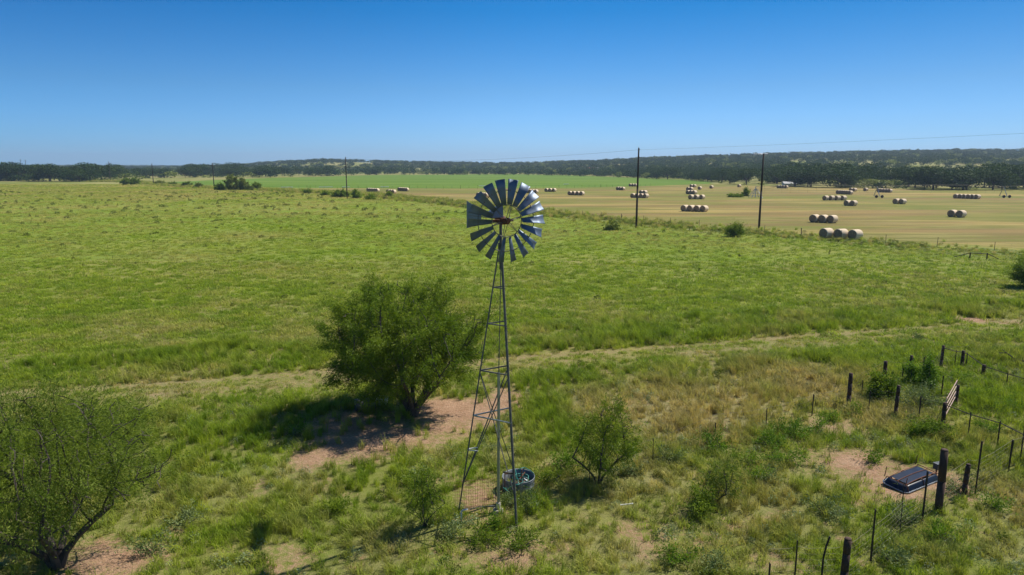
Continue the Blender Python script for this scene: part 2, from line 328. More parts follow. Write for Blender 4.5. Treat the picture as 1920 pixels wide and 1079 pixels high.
def leafy(n,rad,h,lw,ll,seed,stems=10):
    r=np.random.default_rng(seed); th=r.uniform(0,2*pi,n); ph=np.arccos(r.uniform(0,1,n)); q=r.uniform(.55,1,n)
    c=np.stack([rad*q*np.sin(ph)*np.cos(th),rad*q*np.sin(ph)*np.sin(th),h*(.08+.92*q*np.cos(ph))],1)
    V,Qd=quads_at(c,ll,lw,r,.8); 
    Sv=[];Sq=[]
    return V,Qd,None
def quads_at(c,ll,lw,r,up=.5,var=.35,dirs=None):
    n=len(c); d=r.normal(size=(n,3)) if dirs is None else dirs+r.normal(size=(n,3))*.45
    d/=np.linalg.norm(d,axis=1)[:,None]; s=np.cross(d,r.normal(size=(n,3))+np.array([0,0,up])*0); s/=np.linalg.norm(s,axis=1)[:,None]+1e-9
    l=(ll*(1+var*r.uniform(-1,1,n)))[:,None]/2; w=(lw*(1+var*r.uniform(-1,1,n)))[:,None]/2
    V=np.stack([c-d*l,c+s*w,c+d*l,c-s*w],1).reshape(-1,3); k=np.arange(n)*4
    return V,np.stack([k,k+1,k+2,k+3],1)
def proto(colname,items):
    c=bpy.data.collections.new(colname)
    for i,(nm,V,Qd,Tr,mat) in enumerate(items):
        me=qmesh(nm,V,Qd,None,False,Tr); me.materials.append(mat); o=bpy.data.objects.new(nm,me); c.objects.link(o)
    return c,len(items)
def gn(col):
    g=bpy.data.node_groups.new('scatter','GeometryNodeTree')
    g.interface.new_socket('Geometry',in_out='INPUT',socket_type='NodeSocketGeometry'); g.interface.new_socket('Geometry',in_out='OUTPUT',socket_type='NodeSocketGeometry')
    N=g.nodes.new; L=g.links.new; gi=N('NodeGroupInput'); go=N('NodeGroupOutput'); ip=N('GeometryNodeInstanceOnPoints'); ci=N('GeometryNodeCollectionInfo')
    ci.inputs['Collection'].default_value=col; ci.inputs['Separate Children'].default_value=True; ci.inputs['Reset Children'].default_value=True
    def na(nm,ty): a=N('GeometryNodeInputNamedAttribute'); a.data_type=ty; a.inputs['Name'].default_value=nm; return a.outputs['Attribute']
    L(gi.outputs[0],ip.inputs['Points']); L(ci.outputs[0],ip.inputs['Instance']); ip.inputs['Pick Instance'].default_value=True
    L(na('idx','INT'),ip.inputs['Instance Index']); L(na('rot','FLOAT_VECTOR'),ip.inputs['Rotation']); L(na('scl','FLOAT_VECTOR'),ip.inputs['Scale'])
    L(ip.outputs[0],go.inputs[0]); return g
def scatter(name,P,col,k,scl,dry,label,cat,tilt=.12,sz=None):
    n=len(P); me=bpy.data.meshes.new(name); me.vertices.add(n); me.vertices.foreach_set('co',np.asarray(P,np.float32).ravel())
    a=me.attributes.new('idx','INT','POINT'); a.data.foreach_set('value',R.integers(0,k,n).astype(np.int32))
    rot=np.stack([R.normal(0,tilt,n),R.normal(0,tilt,n),R.uniform(0,2*pi,n)],1); a=me.attributes.new('rot','FLOAT_VECTOR','POINT'); a.data.foreach_set('vector',rot.astype(np.float32).ravel())
    sc=np.stack([scl,scl,scl if sz is None else sz],1); a=me.attributes.new('scl','FLOAT_VECTOR','POINT'); a.data.foreach_set('vector',sc.astype(np.float32).ravel())
    a=me.attributes.new('dry','FLOAT','POINT'); a.data.foreach_set('value',np.clip(dry,0,1).astype(np.float32))
    o=bpy.data.objects.new(name,me); COL.objects.link(o); m=o.modifiers.new('scatter','NODES'); m.node_group=gn(col)
    tag(o,label,cat,None,'stuff'); return o
def wedge(y0,y1,dens,mx=.80,pad=9.):
    """random points over the ground between two distances"""
    n=int(dens*(mx*(y1**2-y0**2)+2*pad*(y1-y0))); y=np.sqrt(R.uniform(0,1,n)*(y1**2-y0**2)+y0**2); x=R.uniform(-1,1,n)*(mx*y+pad); return x,y
cg,kg=proto('grass_tufts',[('grass_tuft',*blades(34,.30,.45,.0085,.17,.45,.55,s,droop=.3),M['grass']) for s in range(5)])
cs_,ks=proto('short_grass_tufts',[('short_tuft',*blades(26,.16,.4,.010,.22,.5,.6,20+s,droop=.3),M['grass']) for s in range(4)])
ct,kt=proto('tall_grass_tufts',[('tall_tuft',*blades(46,.55,.35,.0075,.16,.28,.45,40+s,droop=.25),M['grass']) for s in range(4)])
cf,kf=proto('field_tufts',[('field_tuft',*blades(26,.26,.4,.022,.42,.5,.6,60+s,droop=.3),M['grass']) for s in range(4)])
cw,kw=proto('weed_clumps',[('weed_clump',*leafy(90,.27,.38,.035,.075,80+s),M['weed']) for s in range(4)])
cd,kd=proto('dark_weed_clumps',[('dark_clump',*leafy(120,.30,.42,.04,.08,90+s),M['darkweed']) for s in range(4)])
cp,kp_=proto('pasture_weed_clumps',[('pasture_clump',*leafy(110,.30,.45,.05,.10,95+s),M['pweed']) for s in range(4)])
# near grass
TRK=lambda x,y: np.minimum(np.abs(y-(38.3+.265*x)),np.abs(y-(36.5+.265*x)))
x,y=wedge(11,78,24)
d=dirtf(x,y); dd=dryf(x,y); clump=fbm(x,y,2.2,71)
keep=((d+R.normal(0,.24,len(x))<.08)|(R.uniform(0,1,len(x))<.035))&(R.uniform(0,1,len(x))<np.clip(.62+.9*(clump-.3),.5,1)*np.clip((78-y)/42,.12,1)); x,y,dd,clump=x[keep],y[keep],dd[keep],clump[keep]
north=y>38.6+.265*x
kp=~((np.abs(y-(38.3+.265*x))<.22)&(R.uniform(0,1,len(x))<.75)|(np.abs(y-(36.5+.265*x))<.10)&(R.uniform(0,1,len(x))<.35)|((y>13)&(np.abs(y-(38.0+.265*x))<.75)&(R.uniform(0,1,len(x))<.03))); x,y,dd,clump,north=x[kp],y[kp],dd[kp],clump[kp],north[kp]
short=north&(y>42+.265*x+6*(vn(x,y,8,77)))
south=(36.5+.265*x)-y
tall=(~short)&(fbm(x,y,3.4,73)+np.clip(blobs(x,y,LUSH),0,1)*.22>.54)&((south>2.5)|(south<-2.6))
short=short|((south>-2.1)&(south<.4))

hgt=.62+.62*clump+R.uniform(-.22,.3,len(x)); hgt=hgt*np.where((south>-2.4)&(south<1.6),.72,1)
for nm,m,c,k,hs_,lb in (('short_meadow_grass',short,cs_,ks,1.05,'short even green grass of the open meadow beyond the dirt track'),
                    ('tall_grass',tall,ct,kt,.78,'taller feathery green grass clumps between the track and the foreground'),
                    ('rough_grass',(~short)&(~tall),cg,kg,.95,'rough mixed green and straw-coloured grass round the windmill and the pen')):
    P=np.stack([x[m],y[m],terr(x[m],y[m])],1); s=hgt[m]*hs_*np.clip(.9+(y[m]-20)/60,.9,1.4)
    scatter(nm,P,c,k,s,dd[m]+R.normal(0,.14,m.sum()),lb,'grass',sz=s*np.where(dd[m]>.6,1.15,1))
# mid meadow
x,y=np.concatenate([wedge(42,165,2.6,.78,11),wedge(150,420,.55,.80,11)],1); d=yB(x)-y; keep=(d>-3)&(R.uniform(0,1,len(x))<np.clip((y-38)/30,.1,1)*np.where(y<165,np.clip((175-y)/80,.3,1),1)*np.clip(.7+.8*(fbm(x,y,6,75)-.3),.5,1)); x,y=x[keep],y[keep]
s=R.uniform(.55,1.25,len(x))*np.clip(y/120,1,2.4); scatter('meadow_grass',np.stack([x,y,terr(x,y)],1),cf,kf,s,(fbm(x,y,14,76)-.45)*1.3+R.normal(0,.12,len(x))+np.clip((y-80)/250,0,.45),'open green pasture grass between the track and the power line','grass',sz=s*np.where(y<165,.75,.5))
# darker weeds dotted in the pasture
x,y=wedge(48,300,.022,.80,11); k2=(yB(x)-y>2)&((fbm(x,y,25,78)>.42)|(R.uniform(0,1,len(x))<.25)); x,y=x[k2],y[k2]
scatter('pasture_weeds',np.stack([x,y,terr(x,y)],1),cp,kp_,R.uniform(.4,1.6,len(x))**1.5*np.clip(y/110,.6,1.5),R.uniform(-.1,.35,len(x)),'small dark weed clumps dotted over the open pasture','weeds',sz=R.uniform(.5,1.3,len(x))*np.clip(y/110,.8,1.6))
# silvery weeds in the foreground
x,y=wedge(13.5,40,2.0); k2=(dirtf(x,y)<.15)&(y<34+.265*x)&(fbm(x,y,2.6,79)>.50); x,y=x[k2],y[k2]
scatter('silvery_weeds',np.stack([x,y,terr(x,y)],1),cw,kw,R.uniform(.35,1.0,len(x)),R.uniform(-.2,.7,len(x)),'grey-green broadleaf weeds growing through the foreground grass','weeds')
x,y=wedge(13.5,40,1.1); k2=(dirtf(x,y)<.15)&(y<36+.265*x)&((fbm(x,y,2.4,82)>.56)|(blobs(x,y,[(1880,760,140,70,1)])>.1)); x,y=x[k2],y[k2]
scatter('dark_weeds',np.stack([x,y,terr(x,y)],1),cd,kd,R.uniform(.3,.95,len(x)),R.uniform(-.2,.5,len(x)),'dark green leafy weeds in the foreground grass and the old pen','weeds')
# weeds along pasture fence
t=np.sqrt(R.uniform(0,1,9000)); bxs=np.interp(R.uniform(0,1,9000)**.8,[0,1],[85,-300]); 
off=R.normal(0,2.6,9000); x=bxs+off*.6; y=yB(bxs)+off*.8
k2=(y>30)&(fbm(x,y,7,83)>.40); x,y=x[k2],y[k2]; s=R.uniform(.5,1.9,len(x))*np.clip(y/130,.6,1.6)
scatter('fence_line_weeds',np.stack([x,y,terr(x,y)],1),cd,kd,s,R.uniform(-.3,.8,len(x)),'rank weeds along the fence between the pasture and the hay field','weeds',sz=s*.8)
x=bxs+R.normal(0,3.4,9000); y=yB(bxs)+R.normal(0,3.4,9000); k2=y>30; x,y=x[k2],y[k2]; s=R.uniform(.8,2.4,len(x))*np.clip(y/130,.6,1.6)
scatter('fence_line_grass',np.stack([x,y,terr(x,y)],1),ct,kt,s,R.uniform(-.2,1.0,len(x)),'tall bleached grass along the fence between the pasture and the hay field','grass',sz=s*.62)
# ---------------- trees ----------------
def colonise(att,base,step,infl,kill,iters=140,start=None,rs=0):
    r=np.random.default_rng(rs); nodes=[np.array(base,float)]; par=[-1]
    if start:
        for chain in start:
            p=0
            for q in chain: nodes.append(np.array(q,float)); par.append(p); p=len(nodes)-1
    att=np.array(att); nd=np.full(len(att),1e9); ni=np.zeros(len(att),int); alive=np.ones(len(att),bool); done=0
    for it in range(iters):
        new=np.array(nodes[done:]); 
        for s in range(0,len(new),256):
            D=np.linalg.norm(att[:,None]-new[None,s:s+256],axis=2); j=D.argmin(1); dm=D[np.arange(len(att)),j]; b=dm<nd; nd[b]=dm[b]; ni[b]=j[b]+done+s
        done=len(nodes); alive&=nd>kill; a=alive&(nd<infl)
        if not a.any(): break
        N_=np.array(nodes); dirs=att[a]-N_[ni[a]]; dirs/=np.linalg.norm(dirs,axis=1)[:,None]; 
        u,inv=np.unique(ni[a],return_inverse=True); acc=np.zeros((len(u),3)); np.add.at(acc,inv,dirs)
        acc+=r.normal(0,.14,acc.shape); acc/=np.linalg.norm(acc,axis=1)[:,None]+1e-9
        for q,dv in zip(u,acc): nodes.append(N_[q]+dv*step); par.append(int(q))
    return np.array(nodes),np.array(par)
def limbs(nodes,par,r0,tip,pw=1.9,minr=.006,nch=0):
    n=len(nodes); w=np.zeros(n); ch=np.zeros(n,int)
    for i in range(1,n): ch[par[i]]+=1
    for i in range(n-1,0,-1):
        if ch[i]==0: w[i]=1
        w[par[i]]+=w[i]
    rad=tip+(r0-tip)*(w/w[0])**(1/pw); mb=MB()
    rad[1:nch+1]=np.maximum(rad[1:nch+1],r0*np.tile(np.linspace(.50,.30,4),max(nch//4,1))[:nch]) if nch else rad[1:1]
    for i in range(1,n):
        ra,rb=rad[par[i]],rad[i]; ra=min(ra,rb*1.5)
        if rb<minr: continue
        mb.tube(nodes[par[i]],nodes[i],ra,rb,7 if rb>.05 else (5 if rb>.02 else 3),False)
    return mb,rad,ch
def mesquite(name,loc,label,cat,rx,ry,hz_,z0,nat,leaves,ll,lw,mat,seed,trunk_r,stems,gap=.42,fr=.24,step=.2,group=None,cen=(0,0),shell=.35,mul=1.0,clus=.34,minr=.006,down=.25):
    r=np.random.default_rng(seed); th=thing(name,loc,label,cat,group); pts=[]; zc=(z0+hz_)*.47; rz_=(hz_-z0)*.55
    while len(pts)<nat:
        p=r.uniform(-1,1,3); d=np.linalg.norm(p) if p[2]>0 else (np.hypot(p[0],p[1])**2.2+abs(p[2])**3.4)**(1/2.2)
        if d>1 or d<shell*r.uniform(0,1.0): continue
        q=np.array([p[0]*rx+cen[0],p[1]*ry+cen[1],zc+p[2]*rz_*(1.0 if p[2]>0 else .9)])
        nn=vn(q[0]+q[2]*1.3,q[1]-q[2]*.7,rx*.34,seed)*.6+vn(q[0]-q[2],q[1]+q[2]*.9,rx*.15,seed+5)*.4
        if nn<gap*(.55+.55*d) : continue
        an=math.atan2(q[1],q[0]); lim=1-.42*vn(an*2.3,p[2]*2.2,.42,seed+9)
        if d>lim or q[2]<.12: continue
        pts.append(q)
    ch=[]
    for s in range(stems):
        a=2*pi*s/stems+r.uniform(-.5,.5); L=hz_*.30; ch.append([(cos(a)*L*.12*k*(1+.25*k),sin(a)*L*.12*k*(1+.25*k),L*.27*k) for k in range(1,5)])
    nodes,par=colonise(pts,(0,0,-.1),step,step*9,step*1.6,start=ch,rs=seed)
    mb,rad,c=limbs(nodes,par,trunk_r,.004,minr=minr,nch=4*stems); mb.build('trunk',M['bark'],th)
    tips=nodes[(rad<trunk_r*.22)&(nodes[:,2]>z0*.5)]; A=np.concatenate([np.array(pts),tips[r.integers(0,len(tips),len(pts)//2)]]) if len(tips) else np.array(pts)
    n=int(len(A)*leaves)
    K=A[r.integers(0,len(A),max(12,int(len(A)*clus)))]; wt=r.uniform(.3,1,len(K)); ki=r.choice(len(K),n,p=wt/wt.sum()); kd=K-np.array([cen[0],cen[1],zc*.5]); kd/=np.linalg.norm(kd,axis=1)[:,None]+1e-6; kd+=r.normal(0,.35,kd.shape); C=K[ki]+r.normal(0,1,(n,3))*fr*.75+kd[ki]*(r.normal(.3,1.0,(n,1))*fr*1.35); C[:,2]=np.maximum(C[:,2],.05)
    out=C-np.array([cen[0],cen[1],zc]); out/=np.linalg.norm(out,axis=1)[:,None]+1e-6; out[:,2]-=down
    V,Qd=quads_at(C,ll,lw,r,dirs=out*.7); v=np.repeat(np.clip(r.normal(.5,.28,n)+ (vn(C[:,0]*1.7,C[:,2]*1.7+C[:,1],.7,seed)-.5)*.5,0,1),4)
    link('crown',qmesh('crown',V,Qd,{'v':v}),mat,th); return th
def at(u,v,dz=0): x,y=gd(u,v); return (x,y,T(x,y)+dz)
mesquite('mesquite_tree',at(775,778),'large round-crowned dark green mesquite tree shading bare soil behind the windmill','tree',4.3,3.9,6.6,.9,1900,42,.125,.030,M['mesq'],3,.22,7,fr=.15,gap=.475,cen=(-.42,.3),step=.2)
mesquite('mesquite_tree',at(108,1066),'airy light green mesquite tree with open dark limbs in the bottom left corner','tree',4.8,3.6,5.1,1.2,1650,31,.09,.022,M['mesq2'],8,.20,5,fr=.19,gap=.47,cen=(-.9,.5),step=.2,down=.1,minr=.010)
mesquite('mesquite_sapling',at(1122,906),'small upright mesquite sapling beside the steel post right of the windmill','tree',1.35,1.2,3.3,.35,300,26,.11,.024,M['mesq'],14,.07,4,fr=.13,gap=.45,cen=(.2,0),step=.13,minr=.004)
mesquite('wispy_shrub',at(797,985),'slender wispy green shrub just left of the windmill foot','shrub',.62,.6,2.15,.3,170,22,.11,.02,M['mesq'],15,.03,7,fr=.12,gap=.4,cen=(0,0),step=.11,minr=.003)
mesquite('small_shrub',at(1345,940),'small drooping grey-green double shrub in open grass between sapling and blue trough','shrub',.85,.7,1.45,.35,130,20,.10,.024,M['mesq2'],16,.035,4,fr=.13,gap=.42,cen=(.1,0),step=.11,minr=.004)
mesquite('dead_leaf_shrub',at(1308,958),'low dark shadowy bush left of the small drooping double shrub','shrub',.5,.5,.7,.05,70,34,.09,.03,M['mesq'],17,.02,5,fr=.12,gap=.4,step=.1)
mesquite('edge_tree',(gd(1935,540)[0]+.3,gd(1935,540)[1],0),'dark green bush cut by the right edge above the dirt patch','bush',2.3,2.0,2.9,.1,380,34,.17,.05,M['mesq'],18,.10,5,fr=.22,gap=.42,step=.18)
mesquite('lone_bush',at(1377,444),'round dark green bush left of the three nearest hay bales','bush',1.5,1.3,2.0,.05,200,34,.16,.06,M['mesq'],19,.05,5,fr=.2,gap=.4,step=.16)
mesquite('vine_bush',at(1653,748),'dark vine-covered bush against the pen posts left of the tall back post','bush',.62,.5,1.2,.02,170,34,.11,.05,M['mesq'],20,.03,5,fr=.14,gap=.4,step=.12)
mesquite('vine_on_post',at(1738,735),'leafy vine smothering the pen post left of the gate','vine',.32,.3,1.6,.02,110,34,.10,.05,M['green'],21,.03,3,fr=.13,gap=.35,step=.12)
mesquite('vine_on_post',at(1712,722),'thin vine hanging on the pen fence beside the second tall back post','vine',.5,.35,1.25,.02,80,28,.10,.05,M['green'],22,.02,3,fr=.13,gap=.35,step=.12)
mesquite('dark_bush',at(1745,822),'low dark spreading bush at the foot of the near gate post','bush',.95,.7,.62,.02,130,34,.09,.045,M['mesq'],23,.02,6,fr=.12,gap=.38,step=.1)
mesquite('pale_shrub',at(1725,770),'hazy pale grey-green shrub inside the wire between two pen posts','shrub',.9,.7,1.1,.05,110,20,.10,.03,M['silver'],24,.02,6,fr=.16,gap=.4,step=.12)
def bush(u,v,rx,h,mat,seed,label,name='leafy_bush',lv=30,ll=.10,lw=.04):
    mesquite(name,at(u,v),label,'bush',rx*.9,rx*.75,h*.85,.02,max(30,int(110*rx*h)),22,.09,.03,M[mat],seed,.015+.01*rx,5,fr=.12,gap=.36,step=.12,down=-.3,minr=.004)
for i,(u,v,rx,h,mt,lb) in enumerate([
 (1338,846,.70,.75,'green','bright green leafy clump by the fence post right of the sapling'),
 (1400,868,.55,.5,'green','low bright green clump between the double shrub and the row of clumps'),
 (1440,842,.8,.7,'green','broad bright green tall-grass clump left in the row below the pen corner'),
 (1492,822,.75,.8,'green','tallest bright green clump in the row below the pen corner'),
 (1470,870,.9,.55,'green','wide low green clump in front of the bright row below the pen corner'),
 (1462,812,.35,.5,'green','small upright bright green tuft behind the row below the pen corner'),
 (1535,812,.4,.6,'green','bright green clump rightmost of the row below the pen corner'),
 (1252,868,.6,.6,'silver','dull grey-green weed bush between the sapling and the bright clump'),
 (1188,888,.5,.6,'silver','grey-green weed bush touching the right side of the sapling'),
 (1438,900,.45,.4,'silver','small silvery weed bush in grass right of the double shrub'),
 (1545,968,.7,.6,'silver','wide silvery weed bush left of the blue trough'),
 (1690,985,.55,.55,'silver','silvery weed bush in front of the blue trough'),
 (1668,1062,.6,.5,'silver','silvery weed bush beside the steel post at the bottom edge'),
 (1795,925,.5,.45,'silver','silvery weed bush between the large front post and its short neighbour'),
 (1722,640,.3,.4,'silver','tiny grey weed tuft north of the pen'),
 (905,1012,.85,.55,'darkm','dark green weeds at the left of the windmill foot'),
 (980,1028,.75,.6,'darkm','dark green weeds in front of the right windmill leg'),
 (835,1008,.5,.4,'silver','grey-green weeds below the wispy shrub'),
 (1030,905,.8,.6,'darkm','dark weeds just right of the round tank'),
 (1062,880,.8,.7,'green','green weeds between the round tank and the sapling'),
 (990,955,.45,.5,'silver','pale weeds in front of the round tank'),
 (632,962,.3,.42,'darkm','small round dark bush alone in the grass left of the wispy shrub'),
 (560,812,.5,.35,'green','low green tuft at the left rim of the bare soil'),
 (285,1040,.55,.45,'silver','silvery weed clump right of the corner mesquite'),
 (350,985,.6,.45,'silver','silvery weed spread on grass right of the corner mesquite limbs'),
 (520,760,.25,.3,'darkm','tiny dark weed left of the large mesquite shade'),
 (1275,1050,.6,.5,'green','bright green grass bush near the bottom edge left of the fence posts'),
 (1345,1072,.35,.7,'silver','thin grey-green shrub at the bottom edge left of the shortest post'),
 (1420,900,.3,.4,'green','small green tuft just below the wide low clump'),
 (958,948,.45,.42,'silver','pale weeds hiding the left foot of the round tank'),
 (1004,944,.5,.5,'green','green weeds hiding the right foot of the round tank'),
 (925,985,.35,.35,'green','small green weed at the concrete well head'),
 (1604,778,.5,.5,'green','green weeds right of the far left corner post of the pen'),
 (1702,800,.45,.4,'silver','pale weeds between the middle pen post and the near gate post'),
 (1560,792,.4,.35,'green','green tuft left of the far left corner post of the pen'),
 (1850,812,.7,.5,'green','leafy weeds inside the pen right of the gate'),
 (1885,770,.8,.5,'green','leafy weeds inside the pen near the right edge'),
 (1838,745,.7,.5,'green','bright leafy weeds inside the pen behind the gate'),
 (1800,715,.7,.5,'green','yellow-green weeds in the back corner of the pen'),
 (1860,960,.6,.45,'green','green weeds near the short brown post and right edge'),
 (1760,1010,.6,.4,'green','green weeds below the largest dark post'),
 (1640,868,.35,.3,'green','small green weed on the bare soil behind the blue trough'),
 ]): bush(u,v,rx,h,'mesq' if mt=='darkm' else mt,100+i,lb,'weed_bush')
# far bushes
def farbush(u,v,rx,h,mat,seed,label,cat='bush'):
    mesquite('far_bush',at(u,v),label,cat,rx,rx*.8,h,.0,int(60+22*rx*h**.5),22,.45,.22,M[mat],seed,.08,4,fr=.3,gap=.36,step=.35,minr=.02)
for i,a in enumerate([(245,347,5.8,4.2,'mesq','wide dark rounded bush standing alone in the far left pasture'),
 (436,357,3.4,7.0,'pale','tall pale green bush right of the pole with a crossarm'),(456,357,2.6,5.5,'pale','pale thin bush right of the tall pale bush near the crossarm pole'),
 (413,357,2.6,3.0,'mesq','low dark bush touching the foot of the crossarm pole'),(482,357,2.6,3.6,'mesq','dark bush at the right end of the weedy strip by the crossarm pole'),
 (470,357.5,1.8,2.0,'pale','low pale bush left of the last dark bush in the weedy strip'),
 (640,370,2.6,2.2,'mesq','dark bush just left of the pole with faint crossarm'),(632,370,1.6,1.6,'mesq','small dark bush two steps left of the pole with faint crossarm'),
 (668,372,1.2,2.6,'mesq','narrow upright bush just right of the pole with faint crossarm'),(576,363,1.2,1.3,'mesq','small bush in the weedy strip left of the faint crossarm pole'),
 (610,367,1.3,1.2,'mesq','low bush left of the bushes at the faint crossarm pole'),(695,375,1.2,1.1,'mesq','low bush below the first row of far bales'),
 (729,372,.8,2.0,'mesq','spindly bush standing below the row of three far bales'),(1398,368,1.4,2.2,'mesq','bush left of the irrigation pivot point'),
 (1380,370,2.6,.9,'mesq','low brown-green weeds left of the irrigation pivot'),
 (350,351,3.0,2.6,'mesq','dark bush in the left weedy strip between the two poles'),(372,353,2.5,2.3,'pale','pale bush in the left weedy strip left of the crossarm pole'),
 (300,347,3.0,2.4,'pale','pale bush right of the foot of the second left pole'),(325,349,2.2,2.0,'mesq','small dark bush between the second and third left poles'),
 (1148,432,.5,.6,'pale','small bush in the pasture left of the tallest pole')]):
    farbush(*a[:5],200+i,a[5])
# oaks: prototypes then copies
def oak_geo(seed,nq,qs,wide=1.0):
    r=np.random.default_rng(seed); nl=r.integers(5,9); C=[]; 
    lob=[(r.uniform(-.6,.6)*wide,r.uniform(-.5,.5),r.uniform(.22,.80),r.uniform(.18,.34)) for _ in range(nl)]+[(r.uniform(-.1,.1),0,.58,.36)]
    for (a,b,c,q) in lob:
        n=int(nq*q*q/ sum(l[3]**2 for l in lob)); d=r.normal(size=(n,3)); d/=np.linalg.norm(d,axis=1)[:,None]
        C.append(np.array([a,b,c])+d*q*(.55+.45*r.uniform(0,1,(n,1))**.4)*np.array([1.15,1.15,.72])+r.normal(0,.02,(n,3)))
    C=np.concatenate(C); C[:,2]=np.maximum(C[:,2],.03); C[:,2]/=max(C[:,2].max(),.01)
    V,Qd=quads_at(C,qs,qs*.7,r); v=np.repeat(np.clip(r.normal(.5,.25,len(C)),0,1),4); return V,Qd,v
def oak_proto(seed,mat):
    V,Qd,v=oak_geo(seed,1900,.062); mc=qmesh('crown',V,Qd,{'v':v}); mc.materials.append(M[mat])
    mb=MB(); r=random.Random(seed); mb.tube((0,0,-.05),(0,0,.28),.026,.02,7)
    for k in range(5):
        a=k*1.26+r.random(); mb.tube((0,0,.22+.02*k),(cos(a)*.34,sin(a)*.34,.5+.15*r.random()),.02,.006,5)
    mt=bpy.data.meshes.new('trunk'); mt.from_pydata(mb.v,[],mb.f); mt.materials.append(M['bark']); return mc,mt
OAK=[oak_proto(300+i,'oak') for i in range(7)]; PALE=[oak_proto(320+i,'pale') for i in range(2)]
low=[oak_geo(340+i,190,.17) for i in range(6)]
trees=[]  # x,y,height,width,pale
def row(pl,n,h0,h1,jy,pal=.04):
    us=np.array([p[0] for p in pl],float); vs=np.array([p[1] for p in pl],float)
    for u in np.linspace(us[0],us[-1],n)+R.normal(0,1.1,n)*(us[-1]-us[0])/n:
        v=np.interp(u,us,vs); y=gd(u,v)[1]+R.uniform(0,jy); x=xat(u,y); h=(h0+(h1-h0)*(float(vn(u,v*3,60,97))*1.1+R.uniform(-.5,.55)))*R.choice([1,1,1,.72]); p=R.uniform()<pal; trees.append((x,y,h*(.6 if p else 1),h*R.uniform(1.05,1.75),p))
LL=[(-60,339.5),(0,340),(100,341.5),(170,341),(215,338),(300,334),(400,333),(480,332)]
row([(a,b+.3) for a,b in LL],22,2.5,4.5,15,.45); row(LL,30,6.0,12.0,12); row([(a,b-1.8) for a,b in LL],32,6.5,13.0,50); row([(a,b-3.5) for a,b in LL],32,8,14.5,100); row([(a,b-.5) for a,b in LL[:4]],12,11,15,25)
CC=[(480,333.5),(600,331),(700,328.5),(960,326),(1100,328.5),(1200,331.5),(1330,338)]
row(CC,26,2.5,5,20,.5); row(CC,50,7.0,11.5,15,.10); row([(a,b-1.2) for a,b in CC],50,8,12,90,.06)
RR=[(1290,337),(1340,344),(1400,346.5),(1480,349.5),(1600,353.5),(1750,356.5),(1920,357),(2040,357)]
row([(a,b+.2) for a,b in RR],24,2.2,4.5,15,.5); row(RR,21,7.5,11.5,10,.06); row([(a,b-2.2) for a,b in RR],22,9,12,30,.06); row([(a,b-4.5) for a,b in RR],24,8,12.5,60,.05)
# hillside wood
n=16000; uu=R.uniform(-150,2080,n); yr=np.interp(uu,EU,YR); y0=np.interp(uu,EU,Y0)*.86; yy=np.sqrt(R.uniform(0,1,n)*((yr*1.12)**2-y0**2)+y0**2); xx=(uu-960)/1281*yy
cl=fbm(xx,yy,120,91); cl2=fbm(xx,yy,38,94); thin=np.interp(uu,[0,450,520,760,1000,2000],[0,.0,.06,.02,0,0])
k2=(cl*.5+cl2*.5>.435+thin)&(R.uniform(0,1,n)<.75); xx,yy=xx[k2],yy[k2]
for a,b in zip(xx,yy):
    h=R.uniform(3.5,8.5); trees.append((a,b,h,h*R.uniform(1.0,1.45),R.uniform()<.11))
trees=np.array(trees); zz=terr(trees[:,0],trees[:,1]); U=960+1281*trees[:,0]/(trees[:,1]*.9846+1.9)
vis=(U>-15)&(U<1935); app=np.where(vis,trees[:,2]/trees[:,1],0); order=np.argsort(-app); big=order[:285]; rest=order[285:]
MARK=[(-99,'far left edge'),(45,'two tiny far poles'),(125,'pasture corner on the left'),(206,'first left pole'),(247,'lone dark bush'),(287,'second left pole'),(345,'left weedy strip'),(401,'crossarm pole'),(440,'tall pale bush'),(500,'left foot of the low hill'),(560,'rising side of the low hill'),(600,'top of the low hill'),(651,'faint crossarm pole'),(700,'first far bale row'),(757,'dark row of four far bales'),(830,'falling side of the low hill'),(900,'left rim of the windmill wheel'),(951,'wheel hub'),(1020,'right rim of the windmill wheel'),(1080,'far row of four bales'),(1115,'red-roofed house'),(1196,'tallest pole'),(1250,'gap before the hay field bales'),(1300,'stacked rows of far bales'),(1350,'end of the bright crop field'),(1425,'right pole'),(1480,'long far bale row'),(1548,'four spaced bales'),(1590,'row of six bales'),(1643,'first irrigation tower'),(1690,'pair of middle bales'),(1740,'bright clearing on the hill'),(1800,'row of five bales'),(1860,'second irrigation tower'),(9999,'right edge')]
segs={}
for i in big:
    k=max(j for j in range(len(MARK)-1) if U[i]>=MARK[j][0]); segs.setdefault((k,bool(trees[i,4])),[]).append(i)
ORD=['%dth'%i for i in range(29,90)]; ORD=['first','second','third','fourth','fifth','sixth','seventh','eighth','ninth','tenth','eleventh','twelfth','thirteenth','fourteenth','fifteenth','sixteenth','seventeenth','eighteenth','nineteenth','twentieth','twenty-first','twenty-second','twenty-third','twenty-fourth','twenty-fifth','twenty-sixth','twenty-seventh','twenty-eighth']+ORD
for (k,p),L in segs.items():
    L.sort(key=lambda i:U[i])
    for j,i in enumerate(L):
        x,y,h,w=trees[i,:4]; mc,mt=(PALE if p else OAK)[int(R.integers(0,2 if p else 7))]
        o=thing('oak_tree' if not p else 'pale_tree',(x,y,zz[i]),('pale green tree' if p else 'dark oak')+', '+ORD[j]+' from left above the '+MARK[k][1],'tree','pale trees among the far oaks' if p else 'dark oaks of the far tree line',R.uniform(0,6.28)); o.scale=(w,w,h)
        for nm,mm in (('crown',mc),('trunk',mt)):
            c=bpy.data.objects.new(nm,mm); COL.objects.link(c); c.parent=o
